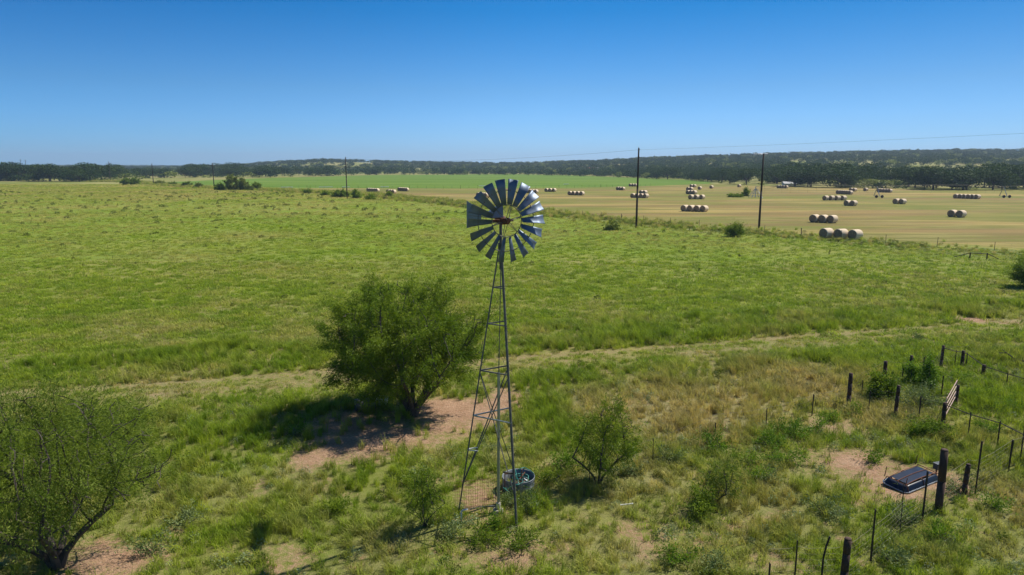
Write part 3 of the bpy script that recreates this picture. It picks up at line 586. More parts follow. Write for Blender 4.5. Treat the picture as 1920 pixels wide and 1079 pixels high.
for pal,nm,mat,lb in ((0,'hillside_wood','oak','dark oak woodland covering the far hills in one mass'),(1,'hillside_pale_scrub','pale','paler scrub scattered through the far hill woodland')):
    VV=[];QQ=[];AA=[];b=0
    for i in rest:
        if bool(trees[i,4])!=bool(pal): continue
        V,Qd,v=low[int(R.integers(0,6))]; a=R.uniform(0,6.28); c,s=cos(a),sin(a); x,y,h,w=trees[i,:4]
        P=np.stack([(V[:,0]*c-V[:,1]*s)*w+x,(V[:,0]*s+V[:,1]*c)*w+y,V[:,2]*h+zz[i]-.3],1); VV.append(P); QQ.append(Qd+b); AA.append(np.clip(v*.6+R.uniform(0,.4),0,1)); b+=len(V)
    tag(link(nm,qmesh(nm,np.concatenate(VV),np.concatenate(QQ),{'v':np.concatenate(AA)}),M[mat]),lb,'woodland',None,'stuff')
print('TREES',len(trees))
# ---------------- windmill ----------------
wm=thing('windmill',(-.48,20.3,0),'tall steel farm windmill with eighteen-blade wheel on a three-legged tower','windmill')
O=Vector((-.48,20.3,0)); 
def L(p): return tuple(Vector(p)-O)
foot=[Vector((-1.75,20.3,T(-1.75,20.3)-.1)),Vector((.17,19.24,T(.17,19.24)-.1)),Vector((.13,21.4,T(.13,21.4)-.1))]
apx=Vector((-.335,20.3,0)); top=[]
for f in foot:
    d=(f-Vector((-.48,20.3,0))); d.z=0; d.normalize(); top.append(apx+d*.06+Vector((0,0,8.62)))
def leg(i,z): t=(z-foot[i].z)/(8.62-foot[i].z); return foot[i].lerp(top[i],t)
for i in range(3):
    m=MB(); d=(top[i]-foot[i]).normalized(); c=(Vector((-.48,20.3,0))-foot[i]); c.z=0; c.normalize(); q=d.cross(c).normalized(); 
    for s in(-1,1):   # L-section: two thin flanges meeting at the corner
        ax=(c+q*s).normalized(); nn=d.cross(ax).normalized(); mid=(foot[i]+top[i])/2+ax*.028+nn*(.0028*s)
        m.box(L(mid),((top[i]-foot[i]).length,.056,.006),(d,ax,nn))
    m.build('leg',M['darksteel'] if i!=1 else M['darksteel'],wm)
for z in (7.35,6.23,4.75,3.29):
    for i,j in((0,1),(0,2),(1,2)):
        m=MB(); a,b=leg(i,z),leg(j,z); m.bar(L(a),L(b),.035,.035 if z<6 else .03); m.build('girt',M['galv'] if z<3.5 else M['darksteel'],wm)
for i,j in((0,1),(0,2),(1,2)):
    for a,b in((i,j),(j,i)):
        m=MB(); thick=.036 if a!=0 else .024
        if (i,j)==(1,2): thick=.02
        m.bar(L(leg(a,4.72)),L(leg(b,.95)),thick,thick*.7); m.build('brace',M['darksteel'],wm)
    for z1,z0 in((7.3,6.28),(6.2,4.8),(8.5,7.4)):
        m=MB(); m.tube(L(leg(i,z1)),L(leg(j,z0)),.004,n=4); m.tube(L(leg(j,z1)),L(leg(i,z0)),.004,n=4); m.build('tie_rod',M['wire'],wm)
m=MB(); m.bar(L(leg(0,2.15)),L(leg(0,2.15)+Vector((.33,-.04,-.02))),.03,.02); m.bar(L(leg(0,2.18)),L(leg(0,2.18)+Vector((.30,.16,-.02))),.03,.02); m.build('step',M['whitepipe'],wm)
m=MB(); m.bar(L(leg(1,1.75)),L(leg(1,1.75)+Vector((-.34,.1,0))),.05,.04); m.build('step',M['wire'],wm)
for z in np.arange(4.9,8.5,.42):
    for i in(0,1):
        m=MB(); p=leg(i,z); s=-1 if i==0 else 1; m.path([L(p),L(p+Vector((.09*s,-.02,0))),L(p+Vector((.10*s,-.02,.05)))],.006,4); m.build('step',M['darksteel'],wm)
MX=Vector((-.335,20.3,0))
m=MB(); m.tube(L(MX+Vector((0,0,7.9))),L(MX+Vector((0,0,9.34))),.045,n=10); m.tube(L(MX+Vector((0,0,8.55))),L(MX+Vector((0,0,8.70))),.085,n=10); m.build('mast',M['darksteel'],wm)
PX=Vector((-.44,20.35,0))
m=MB(); m.tube(L(PX+Vector((0,0,.15))),L(PX+Vector((.03,0,4.65))),.045,n=10); m.build('drop_pipe',M['galv'],wm)
m=MB(); m.tube(L(PX+Vector((.03,0,4.6))),L(MX+Vector((0,0,8.0))),.014,n=6); m.build('pump_rod',M['darksteel'],wm)
m=MB(); m.lathe([(0,.14),(.11,.14),(.165,.12),(.18,.05),(.18,-.1)],20,L(PX)); m.lathe([(.0,.36),(.07,.34),(.09,.2),(.11,.16)],12,L(PX)); m.build('well_head',M['conc'],wm)
# wheel
nn=Vector((-.42,.9075,0)); tt=Vector((.9075,.42,0)); up=Vector((0,0,1)); WC=Vector((-.145,19.89,9.38))
gb=MB(); gc=Vector((-.31,20.24,9.38)); gb.box(L(gc),(.60,.18,.15),(nn,tt,up)); gb.box(L(gc+Vector((0,0,-.09))),(.34,.12,.06),(nn,tt,up)); gb.tube(L(gc),L(WC+nn*.05),.05,n=10); gb.tube(L(gc+tt*.10+Vector((0,0,.02))),L(gc-tt*.10+Vector((0,0,.02))),.11,n=12)
gb.bar(L(gc-nn*.15-tt*.34),L(gc-nn*.15+tt*.30),.09,.07); gearbox=gb.build('gearbox',M['rust'],wm)
hb=MB(); g0=gc+Vector((0,0,.085))-tt*.08
pr=[(-.34,0),(.10,0),(.10,.40),(.06,.42),(-.34,.16)]; V=[];n_=len(pr)
for w in(-.10,.10):
    for a,b in pr: V.append(L(g0+tt*a+nn*w*(1-b)+up*b))
hb.poly(V,[tuple(range(n_))[::-1],tuple(range(n_,2*n_))]+[(i,(i+1)%n_,n_+(i+1)%n_,n_+i) for i in range(n_)]); hb.build('helmet',M['blade'],wm)
rimr=.47; wh=MB()
def ring(mb,r,off,t=.012,n=72):
    pts=[L(WC+nn*off+tt*(sin(2*pi*k/n)*r)+up*(cos(2*pi*k/n)*r)) for k in range(n+1)]; mb.path(pts,t,5)
ring(wh,rimr,0.02,.014)
wheel=wh.build('wheel',M['darksteel'],wm)
m=MB(); ring(m,.89,.05,.013); m.build('outer_rim',M['darksteel'],wheel)
m=MB(); m.tube(L(WC-nn*.12),L(WC+nn*.12),.06,n=14); m.tube(L(WC-nn*.03),L(WC+nn*.03),.10,n=14); m.build('hub',M['rust'],wheel)
for k in range(6):
    a=2*pi*k/6+.26; r1=tt*sin(a)+up*cos(a); m=MB()
    m.tube(L(WC-nn*.10+r1*.08),L(WC+nn*.03+r1*.89),.009,n=5); m.tube(L(WC+nn*.10+r1*.08),L(WC+nn*.03+r1*rimr),.009,n=5); m.build('spoke',M['darksteel'],wheel)
be=radians(30)
for k in range(18):
    ph=radians(10+20*k)+random.uniform(-.012,.012); rr=tt*sin(ph)+up*cos(ph); ta=tt*cos(ph)-up*sin(ph); b2=be+random.uniform(-.05,.05)
    V=[]; ns=7; nr=4
    for q in range(nr):
        r_=.485+(1.21-.485)*q/(nr-1); w=.145+(.295-.145)*q/(nr-1); bb=-b2*(1.12-.18*q/(nr-1)); ch=ta*cos(bb)+nn*sin(bb); nm=nn*cos(bb)-ta*sin(bb)
        for i in range(ns):
            s=i/(ns-1)-.5; V.append(L(WC+rr*r_+ch*(s*w)+nm*(.11*w*(1-4*s*s))-nm*.01))
    fs=[(q*ns+i,q*ns+i+1,(q+1)*ns+i+1,(q+1)*ns+i) for q in range(nr-1) for i in range(ns-1)]
    m=MB(); m.poly(V,fs); o=m.build('blade',M['blade'],wheel,True); sm=o.modifiers.new('thickness','SOLIDIFY'); sm.thickness=.003
for ph in range(9,360,20):
    m=MB(); a=radians(ph); r1=tt*sin(a)+up*cos(a); m.box(L(WC+r1*.89+nn*.05),(.05,.03,.05),(r1,tt*cos(a)-up*sin(a),nn)); m.build('rim_clip',M['rust'],wheel)
# tail
def tp(s,z): p=MX+nn*s; return Vector((p.x,p.y,z))
def zat(s,v): return hz(tp(s,0).y,v)
s1,s0=2.78,1.52; V=[L(tp(s0,zat(s0,396))),L(tp(s1,zat(s1,376.5))),L(tp(s1*1.01,zat(s1,428.5))),L(tp(s0,zat(s0,419)))]
m=MB(); off=[tt*.002,-tt*.002]; m.poly([Vector(v)+o for o in off for v in V],[(0,1,2,3),(7,6,5,4),(0,4,5,1),(1,5,6,2),(2,6,7,3),(3,7,4,0)]); m.build('tail_vane',M['blade'],wm)
m=MB(); m.tube(L(gc+nn*.1+Vector((0,0,.03))),L(tp(2.7,zat(2.7,404))+tt*.015),.018,n=6); m.tube(L(gc+nn*.1-Vector((0,0,.08))),L(tp(2.6,zat(2.6,416))+tt*.015),.014,n=6); m.build('tail_boom',M['darksteel'],wm)
m=MB(); m.tube(L(gc-nn*.1-tt*.28-up*.12),L(gc+tt*.28+up*.06),.018,n=6); m.build('tail_spring',M['galv'],wm)
# wire panel and pipes at the base
o=thing('wire_mesh_panel',(-1.1,20.6,0),'rusty wire mesh panel standing at the left foot of the windmill','wire panel'); m=MB(); A=Vector((-.75,.05,-.05)); B=Vector((.78,.35,-.05))
for k in range(22): p=A.lerp(B,k/21); m.tube(p,p+Vector((random.uniform(-.02,.02),0,.95)),.0045,n=3)
for k in range(9): m.tube(A+Vector((0,0,.06+.11*k)),B+Vector((0,0,.06+.11*k)),.0045,n=3)
m.build('wire_grid',M['rust'],o)
px,py=gd(865,978); o=thing('standpipe',(px,py,T(px,py)),'short white elbow standpipe in the weeds left of the well head','pipe'); m=MB(); m.path([(0,0,-.05),(0,0,.30),(.02,0,.36),(.08,0,.40),(.21,0,.42)],.025,8); m.build('pipe',M['whitepipe'],o,True)
m=MB(); m.path([(-.6,-.02,.12),(-.3,0,.20),(-.02,0,.22)],.022,6); m.path([(0,0,.22),(.28,.02,.22)],.03,8)
o=thing('water_line',(PX.x-.30,PX.y,T(PX.x,PX.y)),'dark water line running left from the well head','pipe'); m.build('pipe',M['darksteel'],o)
# round tank with hose
tk=thing('round_tank',(.22,22.0,T(.22,22)),'small round galvanised stock tank behind the right windmill leg','tank')
m=MB(); r=.55; m.lathe([(r-.03,.08),(r-.012,.48),(r+.012,.495),(r+.018,.47),(r,.44),(r,.42),(r+.012,.40),(r,.38),(r,.22),(r+.012,.20),(r,.18),(r,0)],40); m.build('tank_wall',M['oldgalv'],tk,True)
m=MB(); m.lathe([(0.0,.12),(r-.02,.12)],30); m.build('tank_floor',M['darksteel'],tk)
o=thing('hose',(.22,22.0,T(.22,22)),'teal garden hose looped over the rim of the round tank','hose'); m=MB(); P_=[]
for k in range(40):
    a=k*.42; P_.append((.1+.30*cos(a)*(1+.2*sin(k)),.02+.28*sin(a),.22+.01*k*.6))
P_+=[(.12,-.3,.5),(.15,-.48,.50),(.05,-.60,.48),(-.2,-.62,.42),(-.4,-.6,.3),(-.52,-.62,.36),(-.3,-.7,.22)]
m.path(P_,.016,5); m.path([(.05,.52,.44),(.0,.44,.52),(.2,.54,.54),(.42,.36,.52),(.54,.12,.51)],.016,5); m.path([(-.1,.5,.48),(-.06,.1,.4),(.0,-.5,.51),(-.05,-.6,.38)],.014,5); m.build('hose_loops',M['teal'],o,True)
o=thing('scrap_metal',(.25,22.0,T(.25,22)+.13),'rusty scrap metal pieces lying inside the round tank','scrap'); m=MB(); m.box((.18,.1,.1),(.35,.1,.05),((.8,.5,.1),(-.5,.8,0),(0,0,1))); m.box((.25,-.1,.14),(.25,.08,.05)); m.tube((-.2,-.2,.05),(.2,.3,.35),.02); m.build('scrap_pieces',M['rust'],o)
o=thing('wire_coil',(.42,20.9,T(.42,20.9)),'loose coil of grey wire hanging by the right windmill leg','wire'); m=MB()
for k in range(7):
    c=random.uniform(-.04,.04); h=random.uniform(.38,.52); w=random.uniform(.10,.16); m.path([(c+w*sin(t)*(1+.1*k/7),.02*k,.42+h*cos(t)) for t in np.linspace(0,2*pi,17)],.0035,3)
m.build('coil_loops',M['galv'],o)
o=thing('pipe_rack',(.0,21.6,T(0,21.6)),'low rusty pipe frame standing in front of the round tank','frame'); m=MB()
for q in (-.25,.05,.32): m.tube((q,0,-.05),(q+.01,0,.78 if q<.3 else .9),.018)
m.tube((-.25,0,.74),(.05,0,.74),.016); m.tube((.05,0,.45),(.32,0,.45),.014); m.build('pipe_frame',M['rust'],o)
# ---------------- overturned trough ----------------
a=Vector((*gd(1672,922),0)); b=Vector((*gd(1744,893),0)); ax=(b-a).normalized(); ay=Vector((-ax.y,ax.x,0)); Lh=(b-a).length/2-.10; c=(a+b)/2; 
tr=thing('feed_trough',(c.x,c.y,T(c.x,c.y)+.06),'overturned dark blue plastic feed trough with rusty frame and pale rim','trough',None,atan2(ax.y,ax.x)); tr.rotation_euler[0]=radians(4)
def rrect(hx,hy,r,z,bow=.07,n=6):
    P=[]
    for cx,cy,a0 in((hx-r,hy-r,0),(-hx+r,hy-r,90),(-hx+r,-hy+r,180),(hx-r,-hy+r,270)):
        for k in range(n+1):
            t=radians(a0+90*k/n); X=cx+r*cos(t); P.append((X,cy+r*sin(t),z+bow*(1-(X/hx)**2)))
    return P
secs=[rrect(Lh,.44,.18,0),rrect(Lh-.03,.42,.17,.03),rrect(Lh-.10,.37,.15,.15),rrect(Lh-.15,.34,.14,.18),rrect(Lh-.24,.29,.10,.19)]
m=MB(); n_=len(secs[0]); V=[p for s in secs for p in s]; V.append((0,0,.395)); fs=[(k*n_+i,k*n_+(i+1)%n_,(k+1)*n_+(i+1)%n_,(k+1)*n_+i) for k in range(len(secs)-1) for i in range(n_)]; kk=(len(secs)-1)*n_
# long flat bottom bows along the length: split into strips
m.poly(V[:-1],fs); 
xs_=np.linspace(-(Lh-.26),Lh-.26,12); 
m.poly([(X,Y,.192+.07*(1-(X/Lh)**2)) for X in xs_ for Y in(-.29,.29)],[(2*i,2*i+2,2*i+3,2*i+1) for i in range(11)])
m.build('trough_shell',M['troughblue'],tr,True)
m=MB(); P_=rrect(Lh+.02,.46,.2,.01); m.path(P_+[P_[0]],.018,6); m.build('rim',M['galv'],tr)
for yy_ in(-.3,0,.3):
    m=MB(); m.path([(X,yy_,.212+.07*(1-(X/Lh)**2)) for X in np.linspace(-Lh+.12,Lh-.12,9)],.012,5); m.build('frame_bar',M['rust'],tr)
for X in(-Lh+.13,0,Lh-.13):
    m=MB(); m.path([(X,-.43,.05),(X,-.36,.22),(X,.36,.24),(X,.43,.05)],.013,5); m.build('frame_bar',M['rust'],tr)
for X,Y in((-Lh+.13,.44),(-Lh+.13,-.30),(Lh-.13,.44),(Lh-.13,-.42)):
    m=MB(); m.tube((X,Y,.2),(X+.03,Y,.56 if Y>0 else .48),.014); m.build('leg',M['rust'],tr)
x,y=gd(1757,893); o=thing('feeder_box',(x,y,T(x,y)+.22),'small grey metal box beside the large front post','box',None,.3); m=MB()
m.box((0,0,.12),(.28,.18,.2)); m.box((0,0,.23),(.31,.21,.02)); m.build('box_body',M['box'],o); m=MB(); m.tube((0,.05,-.25),(0,.05,.05),.03); m.build('stand',M['rust'],o)
# small things
x,y=gd(1175,950); o=thing('white_pipe',(x,y,T(x,y)+.12),'short white pipe lying in the grass below the sapling','pipe',None,.1); m=MB(); m.tube((-.22,0,0),(.22,0,.03),.025,n=8); m.build('pipe',M['whitepipe'],o)
x,y=gd(716,757); o=thing('metal_tub',(x,y,T(x,y)),'pale galvanised tub in the deep shade left of the mesquite trunk','tub'); m=MB(); m.lathe([(0,.2),(.27,.22),(.30,.32),(.33,.32),(.31,.15),(.28,0)],24); m.build('tub_wall',M['whitepipe'],o,True)
x,y=gd(685,768); o=thing('scrap_drum',(x,y,T(x,y)),'bluish drum lying in the shade left of the pale tub','drum',None,.4); m=MB(); m.tube((-.42,0,.26),(.42,0,.26),.27,n=20); m.tube((-.44,0,.26),(-.41,0,.26),.285,n=20); m.tube((.41,0,.26),(.44,0,.26),.285,n=20); m.build('drum_body',M['darksteel'],o)
x,y=gd(1915,684); o=thing('fallen_branch',(x,y,T(x,y)),'bare grey fallen branch on grass at the right edge','branch'); m=MB(); m.path([(-.9,.6,.5),(-.6,.4,.55),(-.35,.1,.3),(.1,-.1,.2),(.6,-.3,.12),(1.4,-.5,.1)],[.02,.03,.045,.06,.065,.07],6); m.path([(-.6,.4,.55),(-.9,.35,.75)],.018); m.build('limb',M['bark'],o)
# ---------------- pen fences ----------------
def postgeo(kind,h,lean=(0,0),bent=0):
    m=MB()
    if kind=='w':
        r=.085*random.uniform(.9,1.15); P_=[(0,0,-.2),(lean[0]*.3,lean[1]*.3,h*.35),(lean[0]*.7,lean[1]*.7,h*.7),(lean[0],lean[1],h-.03),(lean[0],lean[1],h)]
        m.path(P_,[r*1.08,r,r*.97,r*.95,r*.80],11)
    elif kind=='W':
        r=.115; m.path([(0,0,-.2),(0,0,h*.5),(lean[0],lean[1],h-.04),(lean[0],lean[1],h)],[r,r,r*.96,r*.82],14)
    else:
        s=.016 if kind=='r' else .026; tp_=(lean[0],lean[1],h)
        if bent: m.path([(0,0,-.2),(0,0,h*.6),(.05,0,h*.82),(bent,0,h)],s,5)
        else:
            m.tube((0,0,-.2),tp_,s*.7,n=4)
            if kind=='t': m.box((lean[0]/2,s,h/2),(.008,s*2,h),None)
    return m
FEN=[]
def P(ub,vb,vt,kind,label,bent=0,vine=0):
    x,y=gd(ub,vb); z=T(x,y); h=hz(y,vt)-z; return (x,y,z,h,kind,label,bent)
def fence(name,label,posts,mesh=True,gap=.3,rows=7,top=1.15,toplog=False,sag=.03):
    x0,y0=posts[0][0],posts[0][1]; o=thing(name,(x0,y0,0),label,'fence','wire fences of the old pen' if name=='pen_fence' else None)
    for (x,y,z,h,k,lb,bent) in posts:
        if k is None: continue
        m=postgeo(k,h,(random.uniform(-.03,.03),random.uniform(-.03,.03)),bent); m.v=[(a+x-x0,b+y-y0,c+z) for a,b,c in m.v]
        p=m.build('wooden_post' if k in'wW' else 'steel_post',M['post'] if k in 'wW' else M['tpost'],o,k in 'wW')
        if lb: p['label']=lb
    if mesh:
        m=MB()
        for A,B in zip(posts[:-1],posts[1:]):
            a=Vector((A[0]-x0,A[1]-y0,A[2])); b=Vector((B[0]-x0,B[1]-y0,B[2])); Ld=(b-a).length; n=max(2,int(Ld/gap)); pts=[a.lerp(b,i/n) for i in range(n+1)]
            wob=[random.uniform(-.02,.02) for _ in pts]; tops=[top*(1-sag*4*(i/n)*(1-i/n)) for i in range(n+1)]
            for r in range(rows):
                f=(r+.3)/(rows-.7); 
                for i in range(n): m.tube(pts[i]+Vector((wob[i],0,.02+tops[i]*f)),pts[i+1]+Vector((wob[i+1],0,.02+tops[i+1]*f)),.0022 if r<rows-1 else .004,n=3,caps=False)
            for i in range(n): m.tube(pts[i]+Vector((wob[i],0,0)),pts[i]+Vector((wob[i],0,.02+tops[i])),.0018,n=3,caps=False)
        m.build('wire_mesh',M['wire'],o)
    if toplog:
        m=MB()
        for A,B in zip(posts[:-1],posts[1:]): 
            m.tube((A[0]-x0,A[1]-y0,A[2]+min(A[3],1.2)-.08),(B[0]-x0,B[1]-y0,B[2]+min(B[3],1.2)-.08),.022,n=6)
        m.build('top_rail',M['bark'],o)
    return o
BP=P(1590.4,762,700,'w','tall dark post at the far left corner of the pen')
fence('pen_fence','wire fence from the sapling to the left corner post of the pen',[P(1105,906,853,'t',None),P(1224,870,822,'t',None),P(1340,818,793,'t',None),P(1436,806,765,'t',None),P(1522,780,740,'t',None),BP],gap=.35,rows=5,top=.95)
fence('pen_fence','vine-tangled wire fence at the back of the pen with uneven dark posts',[(BP[0],BP[1],BP[2],BP[3],None,None,0),P(1616,741,713,'t',None),P(1657,717,677,'w',None),P(1690,722,690,'t',None),P(1704,715,666.5,'w',None),P(1728,724,670,'t',None),P(1742,728,677,'w','vine-covered pen post'),P(1763.7,690,648,'w','tallest post at the back corner of the pen')],gap=.3,rows=6)
fence('pen_fence','wire fence from the left corner post to the near gate post',[(BP[0],BP[1],BP[2],BP[3],None,None,0),P(1628,776,733.5,'t',None),P(1678,787,723,'w',None),P(1721,798,744,'t',None),P(1766.6,806,756,'w','near gate post with a cut top')],gap=.2,rows=7)
G1=P(1766.6,806,756,'w',None); G2=P(1791,760,722,'w','far gate post leaning in the vines')
fence('pen_fence','wire fence from the far gate post back to the vine-covered post',[G2,P(1765,745,705,'t',None),(P(1742,728,677,'w',None)[:4]+(None,None,0))],gap=.3,rows=6)
fence('pen_fence','sagging top-railed wire fence running right from the back corner of the pen',[(P(1763.7,690,648,'w',None)[:4]+(None,None,0)),P(1790,690,657,'t',None),P(1803,690,658,'w',None),P(1812,688,662,'t',None),P(1843,705,684,'w',None),P(1888,722,699,'t',None),P(1945,745,715,'t',None)],gap=.4,rows=5,toplog=True)
fence('pen_fence','net wire fence with a pale top rail right of the gate',[(G1[:4]+(None,None,0)),P(1814,827,774,'t',None),P(1869.5,845,790,'t',None),P(1912,870,793,'t','tall steel post at the right edge'),P(1990,905,830,'t',None)],gap=.2,rows=7,toplog=True)
fence('pen_fence','front fence with one large dark post and thin steel posts in the bottom right corner',
 [P(1440,1110,1056,'t','shortest steel post, at the bottom edge'),P(1489,1105,1014,'t','straight steel post at the bottom edge'),P(1538,1110,1006,'t','steel post with a bent top',.12),P(1580,1105,1010,'w','rusty brown post at the bottom edge'),P(1632,1066,955,'t','tall dark steel post'),P(1686,1016,905,'r','thin rusty rod'),P(1728.7,986,884,'t','dark steel post in front of the blue trough'),
  P(1758.4,963,843.5,'W','largest dark round post'),P(1807,930,870,'w','short brown post'),P(1828,930,828,'t',None),P(1890.7,886,825,'t',None),P(1925,872,800,'t',None)],gap=.22,rows=8,top=1.2)
# gate
a=Vector((G1[0],G1[1],G1[2])); b=Vector((G2[0],G2[1],G2[2])); a=a.lerp(b,.06); b=a.lerp(b,.9)
o=thing('pipe_gate',tuple(a),'slanting dusty pink pipe gate between the two gate posts','gate'); d=b-a; 
for k in range(4):
    m=MB(); z=.42+.26*k; m.tube((0,0,z),tuple(d+Vector((0,0,z+.06))),.019,n=8); m.build('gate_rail',M['gate'],o)
for t in(0.02,.98):
    m=MB(); p=d*t; m.tube(tuple(p+Vector((0,0,.40))),tuple(p+Vector((0,0,1.26))),.022,n=8); m.build('gate_upright',M['gate'],o)
# ---------------- pasture and field fences ----------------
def longfence(name,label,pl,step,off,h,rows=4):
    pts=[]; acc=0
    X=[p[0] for p in pl]; Y=[p[1] for p in pl]; seg=np.hypot(np.diff(X),np.diff(Y)); cum=np.concatenate([[0],np.cumsum(seg)]); n=int(cum[-1]/step)
    for k in range(n+1):
        s=k*cum[-1]/n; x=float(np.interp(s,cum,X)); y=float(np.interp(s,cum,Y)); hh=h*random.uniform(.9,1.12)
        pts.append((x,y,T(x,y),hh,'w' if k%6==0 else 't',None,0))
    o=thing(name,(pts[0][0],pts[0][1],0),label,'fence'); x0,y0=pts[0][:2]
    for i,p in enumerate(pts):
        m=MB(); r=.07 if p[4]=='w' else .035; m.tube((p[0]-x0,p[1]-y0,p[2]-.1),(p[0]-x0+random.uniform(-.05,.05),p[1]-y0,p[2]+p[3]),r,r*.9,6); m.build('wooden_post' if p[4]=='w' else 'steel_post',M['post'] if p[4]=='w' else M['tpost'],o)
    m=MB()
    for A,B in zip(pts[:-1],pts[1:]):
        for r in range(rows): z=.3+.28*r; m.tube((A[0]-x0,A[1]-y0,A[2]+z),(B[0]-x0,B[1]-y0,B[2]+z),.006,n=3,caps=False)
    m.build('wire_strand',M['wire'],o)
longfence('pasture_fence','long wire fence along the weedy edge between the pasture and the hay field',[(x,y+2.2) for x,y in zip(Bx[2:-1],By[2:-1])],6.5,0,1.35)
longfence('field_fence','straight fence with dark posts between the hay field and the green crop',[gd(u,v) for u,v in [(480,354),(960,354),(1100,352.5),(1220,349.5)]],4.2,0,1.5,3)
o=thing('brace_frame',at(1800,483),'low dark pipe brace on the weedy fence line near the right edge','fence brace'); m=MB()
xa,ya=gd(1818,486); xb,yb=gd(1850,487); xo,yo=o.location[:2]; z_=T(xa,ya)
A=Vector((xa-xo,ya-yo,0)); B=Vector((xb-xo,yb-yo,0)); U_=Vector((0,0,.75)); l_=(A-B).normalized()
for p in(A,B): m.tube(p,p+U_,.07,n=8)
m.tube(A+U_*.92,B+U_*.85,.045,n=8); m.tube(A+U_*.95,A+l_*1.7+Vector((0,0,.15)),.04,n=8); m.tube(B+U_*.9,B-l_*1.2+Vector((0,0,.1)),.04,n=8); m.build('pipe_frame',M['tpost'],o)
# ---------------- utility poles and wires ----------------
LD=Vector((.58,-.81,0)); AD=Vector((.81,.58,0))
def pole(u,v,vt,label,arm=None,w=3.0,r=.17):
    x,y=gd(u,v); z=T(x,y); h=hz(y,vt)-z; o=thing('utility_pole',(x,y,z),label,'utility pole','utility poles across the pasture'); m=MB(); m.path([(0,0,-.3),(0,0,h*.5),(0,0,h)],[r*1.15,r,r*.8],9); m.build('pole_shaft',M['pole'],o,True)
    m=MB(); m.tube((0,0,h),(0,0,h+.22),.04,n=6); m.tube((.16,0,h-.35),(.22,0,h-.2),.05,n=6); m.build('insulator',M['conc'],o)
    if arm:
        zc=h-arm; m=MB(); m.box((0,-.2,zc),(w,.10,.13),(AD,-LD,up)); m.build('crossarm',M['pole'],o)
        for s in(-.45,.45,-.2,.2)[:4 if w>3.2 else 2]:
            m=MB(); q=AD*(s*w); m.tube((q.x,q.y-.2,zc-.75),(q.x,q.y-.2,zc),.05,n=6); m.tube((q.x,q.y-.2,zc),(q.x,q.y-.2,zc+.16),.035,n=6); m.build('insulator',M['conc'],o)
    return Vector((x,y,z+h))
q1=pole(1193,427.5,278,'tallest dark utility pole, standing right of the windmill',None)
q2=pole(651,373,295,'dark utility pole with a faint crossarm left of the windmill',3.3,3.9)
q3=pole(402,357,306,'utility pole with a clear crossarm beside the pale left bush',1.2,3.2,.2)
q4=pole(288,346.5,307,'thin far pole with crossarm right of the lone dark bush',1.6,3.2,.22)
q5=pole(207,340,303,'farthest left pole against the dark trees left of the lone bush',1.6,3.4,.22)
q6=pole(1423,428.5,288.5,'dark utility pole without wires at the right of the hay bales',None)
pole(42,331,299,'tiny leftmost pole rising above the far left trees',1.0,3.0,.24); pole(51,331,300,'tiny second pole rising above the far left trees',1.0,3.0,.24); pole(155,331,306,'tiny pole tip above the far left trees between the twin poles and the next',None,3,.24)
q0=Vector((57*1.0,76,14.4)); q0=Vector((112,0,17.9))
def wirespan(m,a,b,sag,r=.012,n=24):
    pts=[a.lerp(b,i/n)-Vector((0,0,sag*4*(i/n)*(1-i/n))) for i in range(n+1)]; m.path([tuple(p) for p in pts],r,4)
m=MB(); d0=Vector((0,0,.30)); z0_=Vector((0,0,0))
wirespan(m,q0,q1-d0,.9,.011); wirespan(m,q1-d0,q2-d0,1.4,.016); wirespan(m,q2-d0,q3-d0,.9,.022); wirespan(m,q3-d0,q4-d0,1.,.024); wirespan(m,q4-d0,q5-d0,1.,.024)
tag(m.build('power_line',M['cable']),'thin power line sagging between the dark poles over the pasture','power line')
# ---------------- irrigation pivot ----------------
yp=243.; xp=[xat(1416,yp),xat(1643,yp),xat(1880,yp),xat(2120,yp)]
o=thing('irrigation_pivot',(xp[0],yp,0),'long centre-pivot irrigation boom standing in the hay field at the right','irrigation machine')
m=MB()
for sx in(-1,1):
    for sy in(-1,1): m.tube((sx*1.9,sy*1.9,0),(sx*.25,sy*.25,3.1),.10,n=5)
for z in(.6,1.6): 
    w=1.9-1.65*z/3.1; m.path([(w,w,z),(-w,w,z),(-w,-w,z),(w,-w,z),(w,w,z)],.05,4)
m.tube((0,0,0),(0,0,4.0),.14,n=8); m.build('pivot_frame',M['galv'],o)
for k in range(3):
    a=xp[k]-xp[0]; b=xp[k+1]-xp[0]; m=MB(); n=10; 
    pt=[(a+(b-a)*i/n,0,3.9+.55*4*(i/n)*(1-i/n)) for i in range(n+1)]; m.path(pt,.05,6); m.build('span_pipe',M['wire'],o)
    m=MB()
    for i in range(1,n,2):
        x_,_,z_=pt[i]; lo=(x_,0,z_-1.15)
        for s in(-.7,.7): m.tube(pt[i-1],(x_,s,z_-1.1),.016,n=4); m.tube(pt[i+1],(x_,s,z_-1.1),.016,n=4)
        m.tube((x_,-.7,z_-1.1),(x_,.7,z_-1.1),.016,n=4)
    m.build('truss',M['wire'],o)
    m=MB()
    for i in range(1,14): x_=a+(b-a)*i/14; m.tube((x_,0,4.1),(x_,0,1.6),.014,n=3)
    m.build('sprinkler_drops',M['wire'],o)
    m=MB()
    for s in(-1.9,1.9): m.tube((b,s,.55),(b,0,3.9),.07,n=5); m.tube((b+.25,s,.55),(b,s*.2,3.2),.05,n=4)
    m.tube((b,-1.9,.55),(b,1.9,.55),.07,n=5); m.tube((b-.9,-1.9,.6),(b+.9,-1.9,.6),.06,n=5); t_=m.build('wheel_tower',M['galv'],o)
    for s in(-1.0,1.0):
        m=MB(); m.tube((b+s,-2.05,.5),(b+s,-1.8,.5),.5,n=16); m.build('tyre',M['troughblue'],t_)
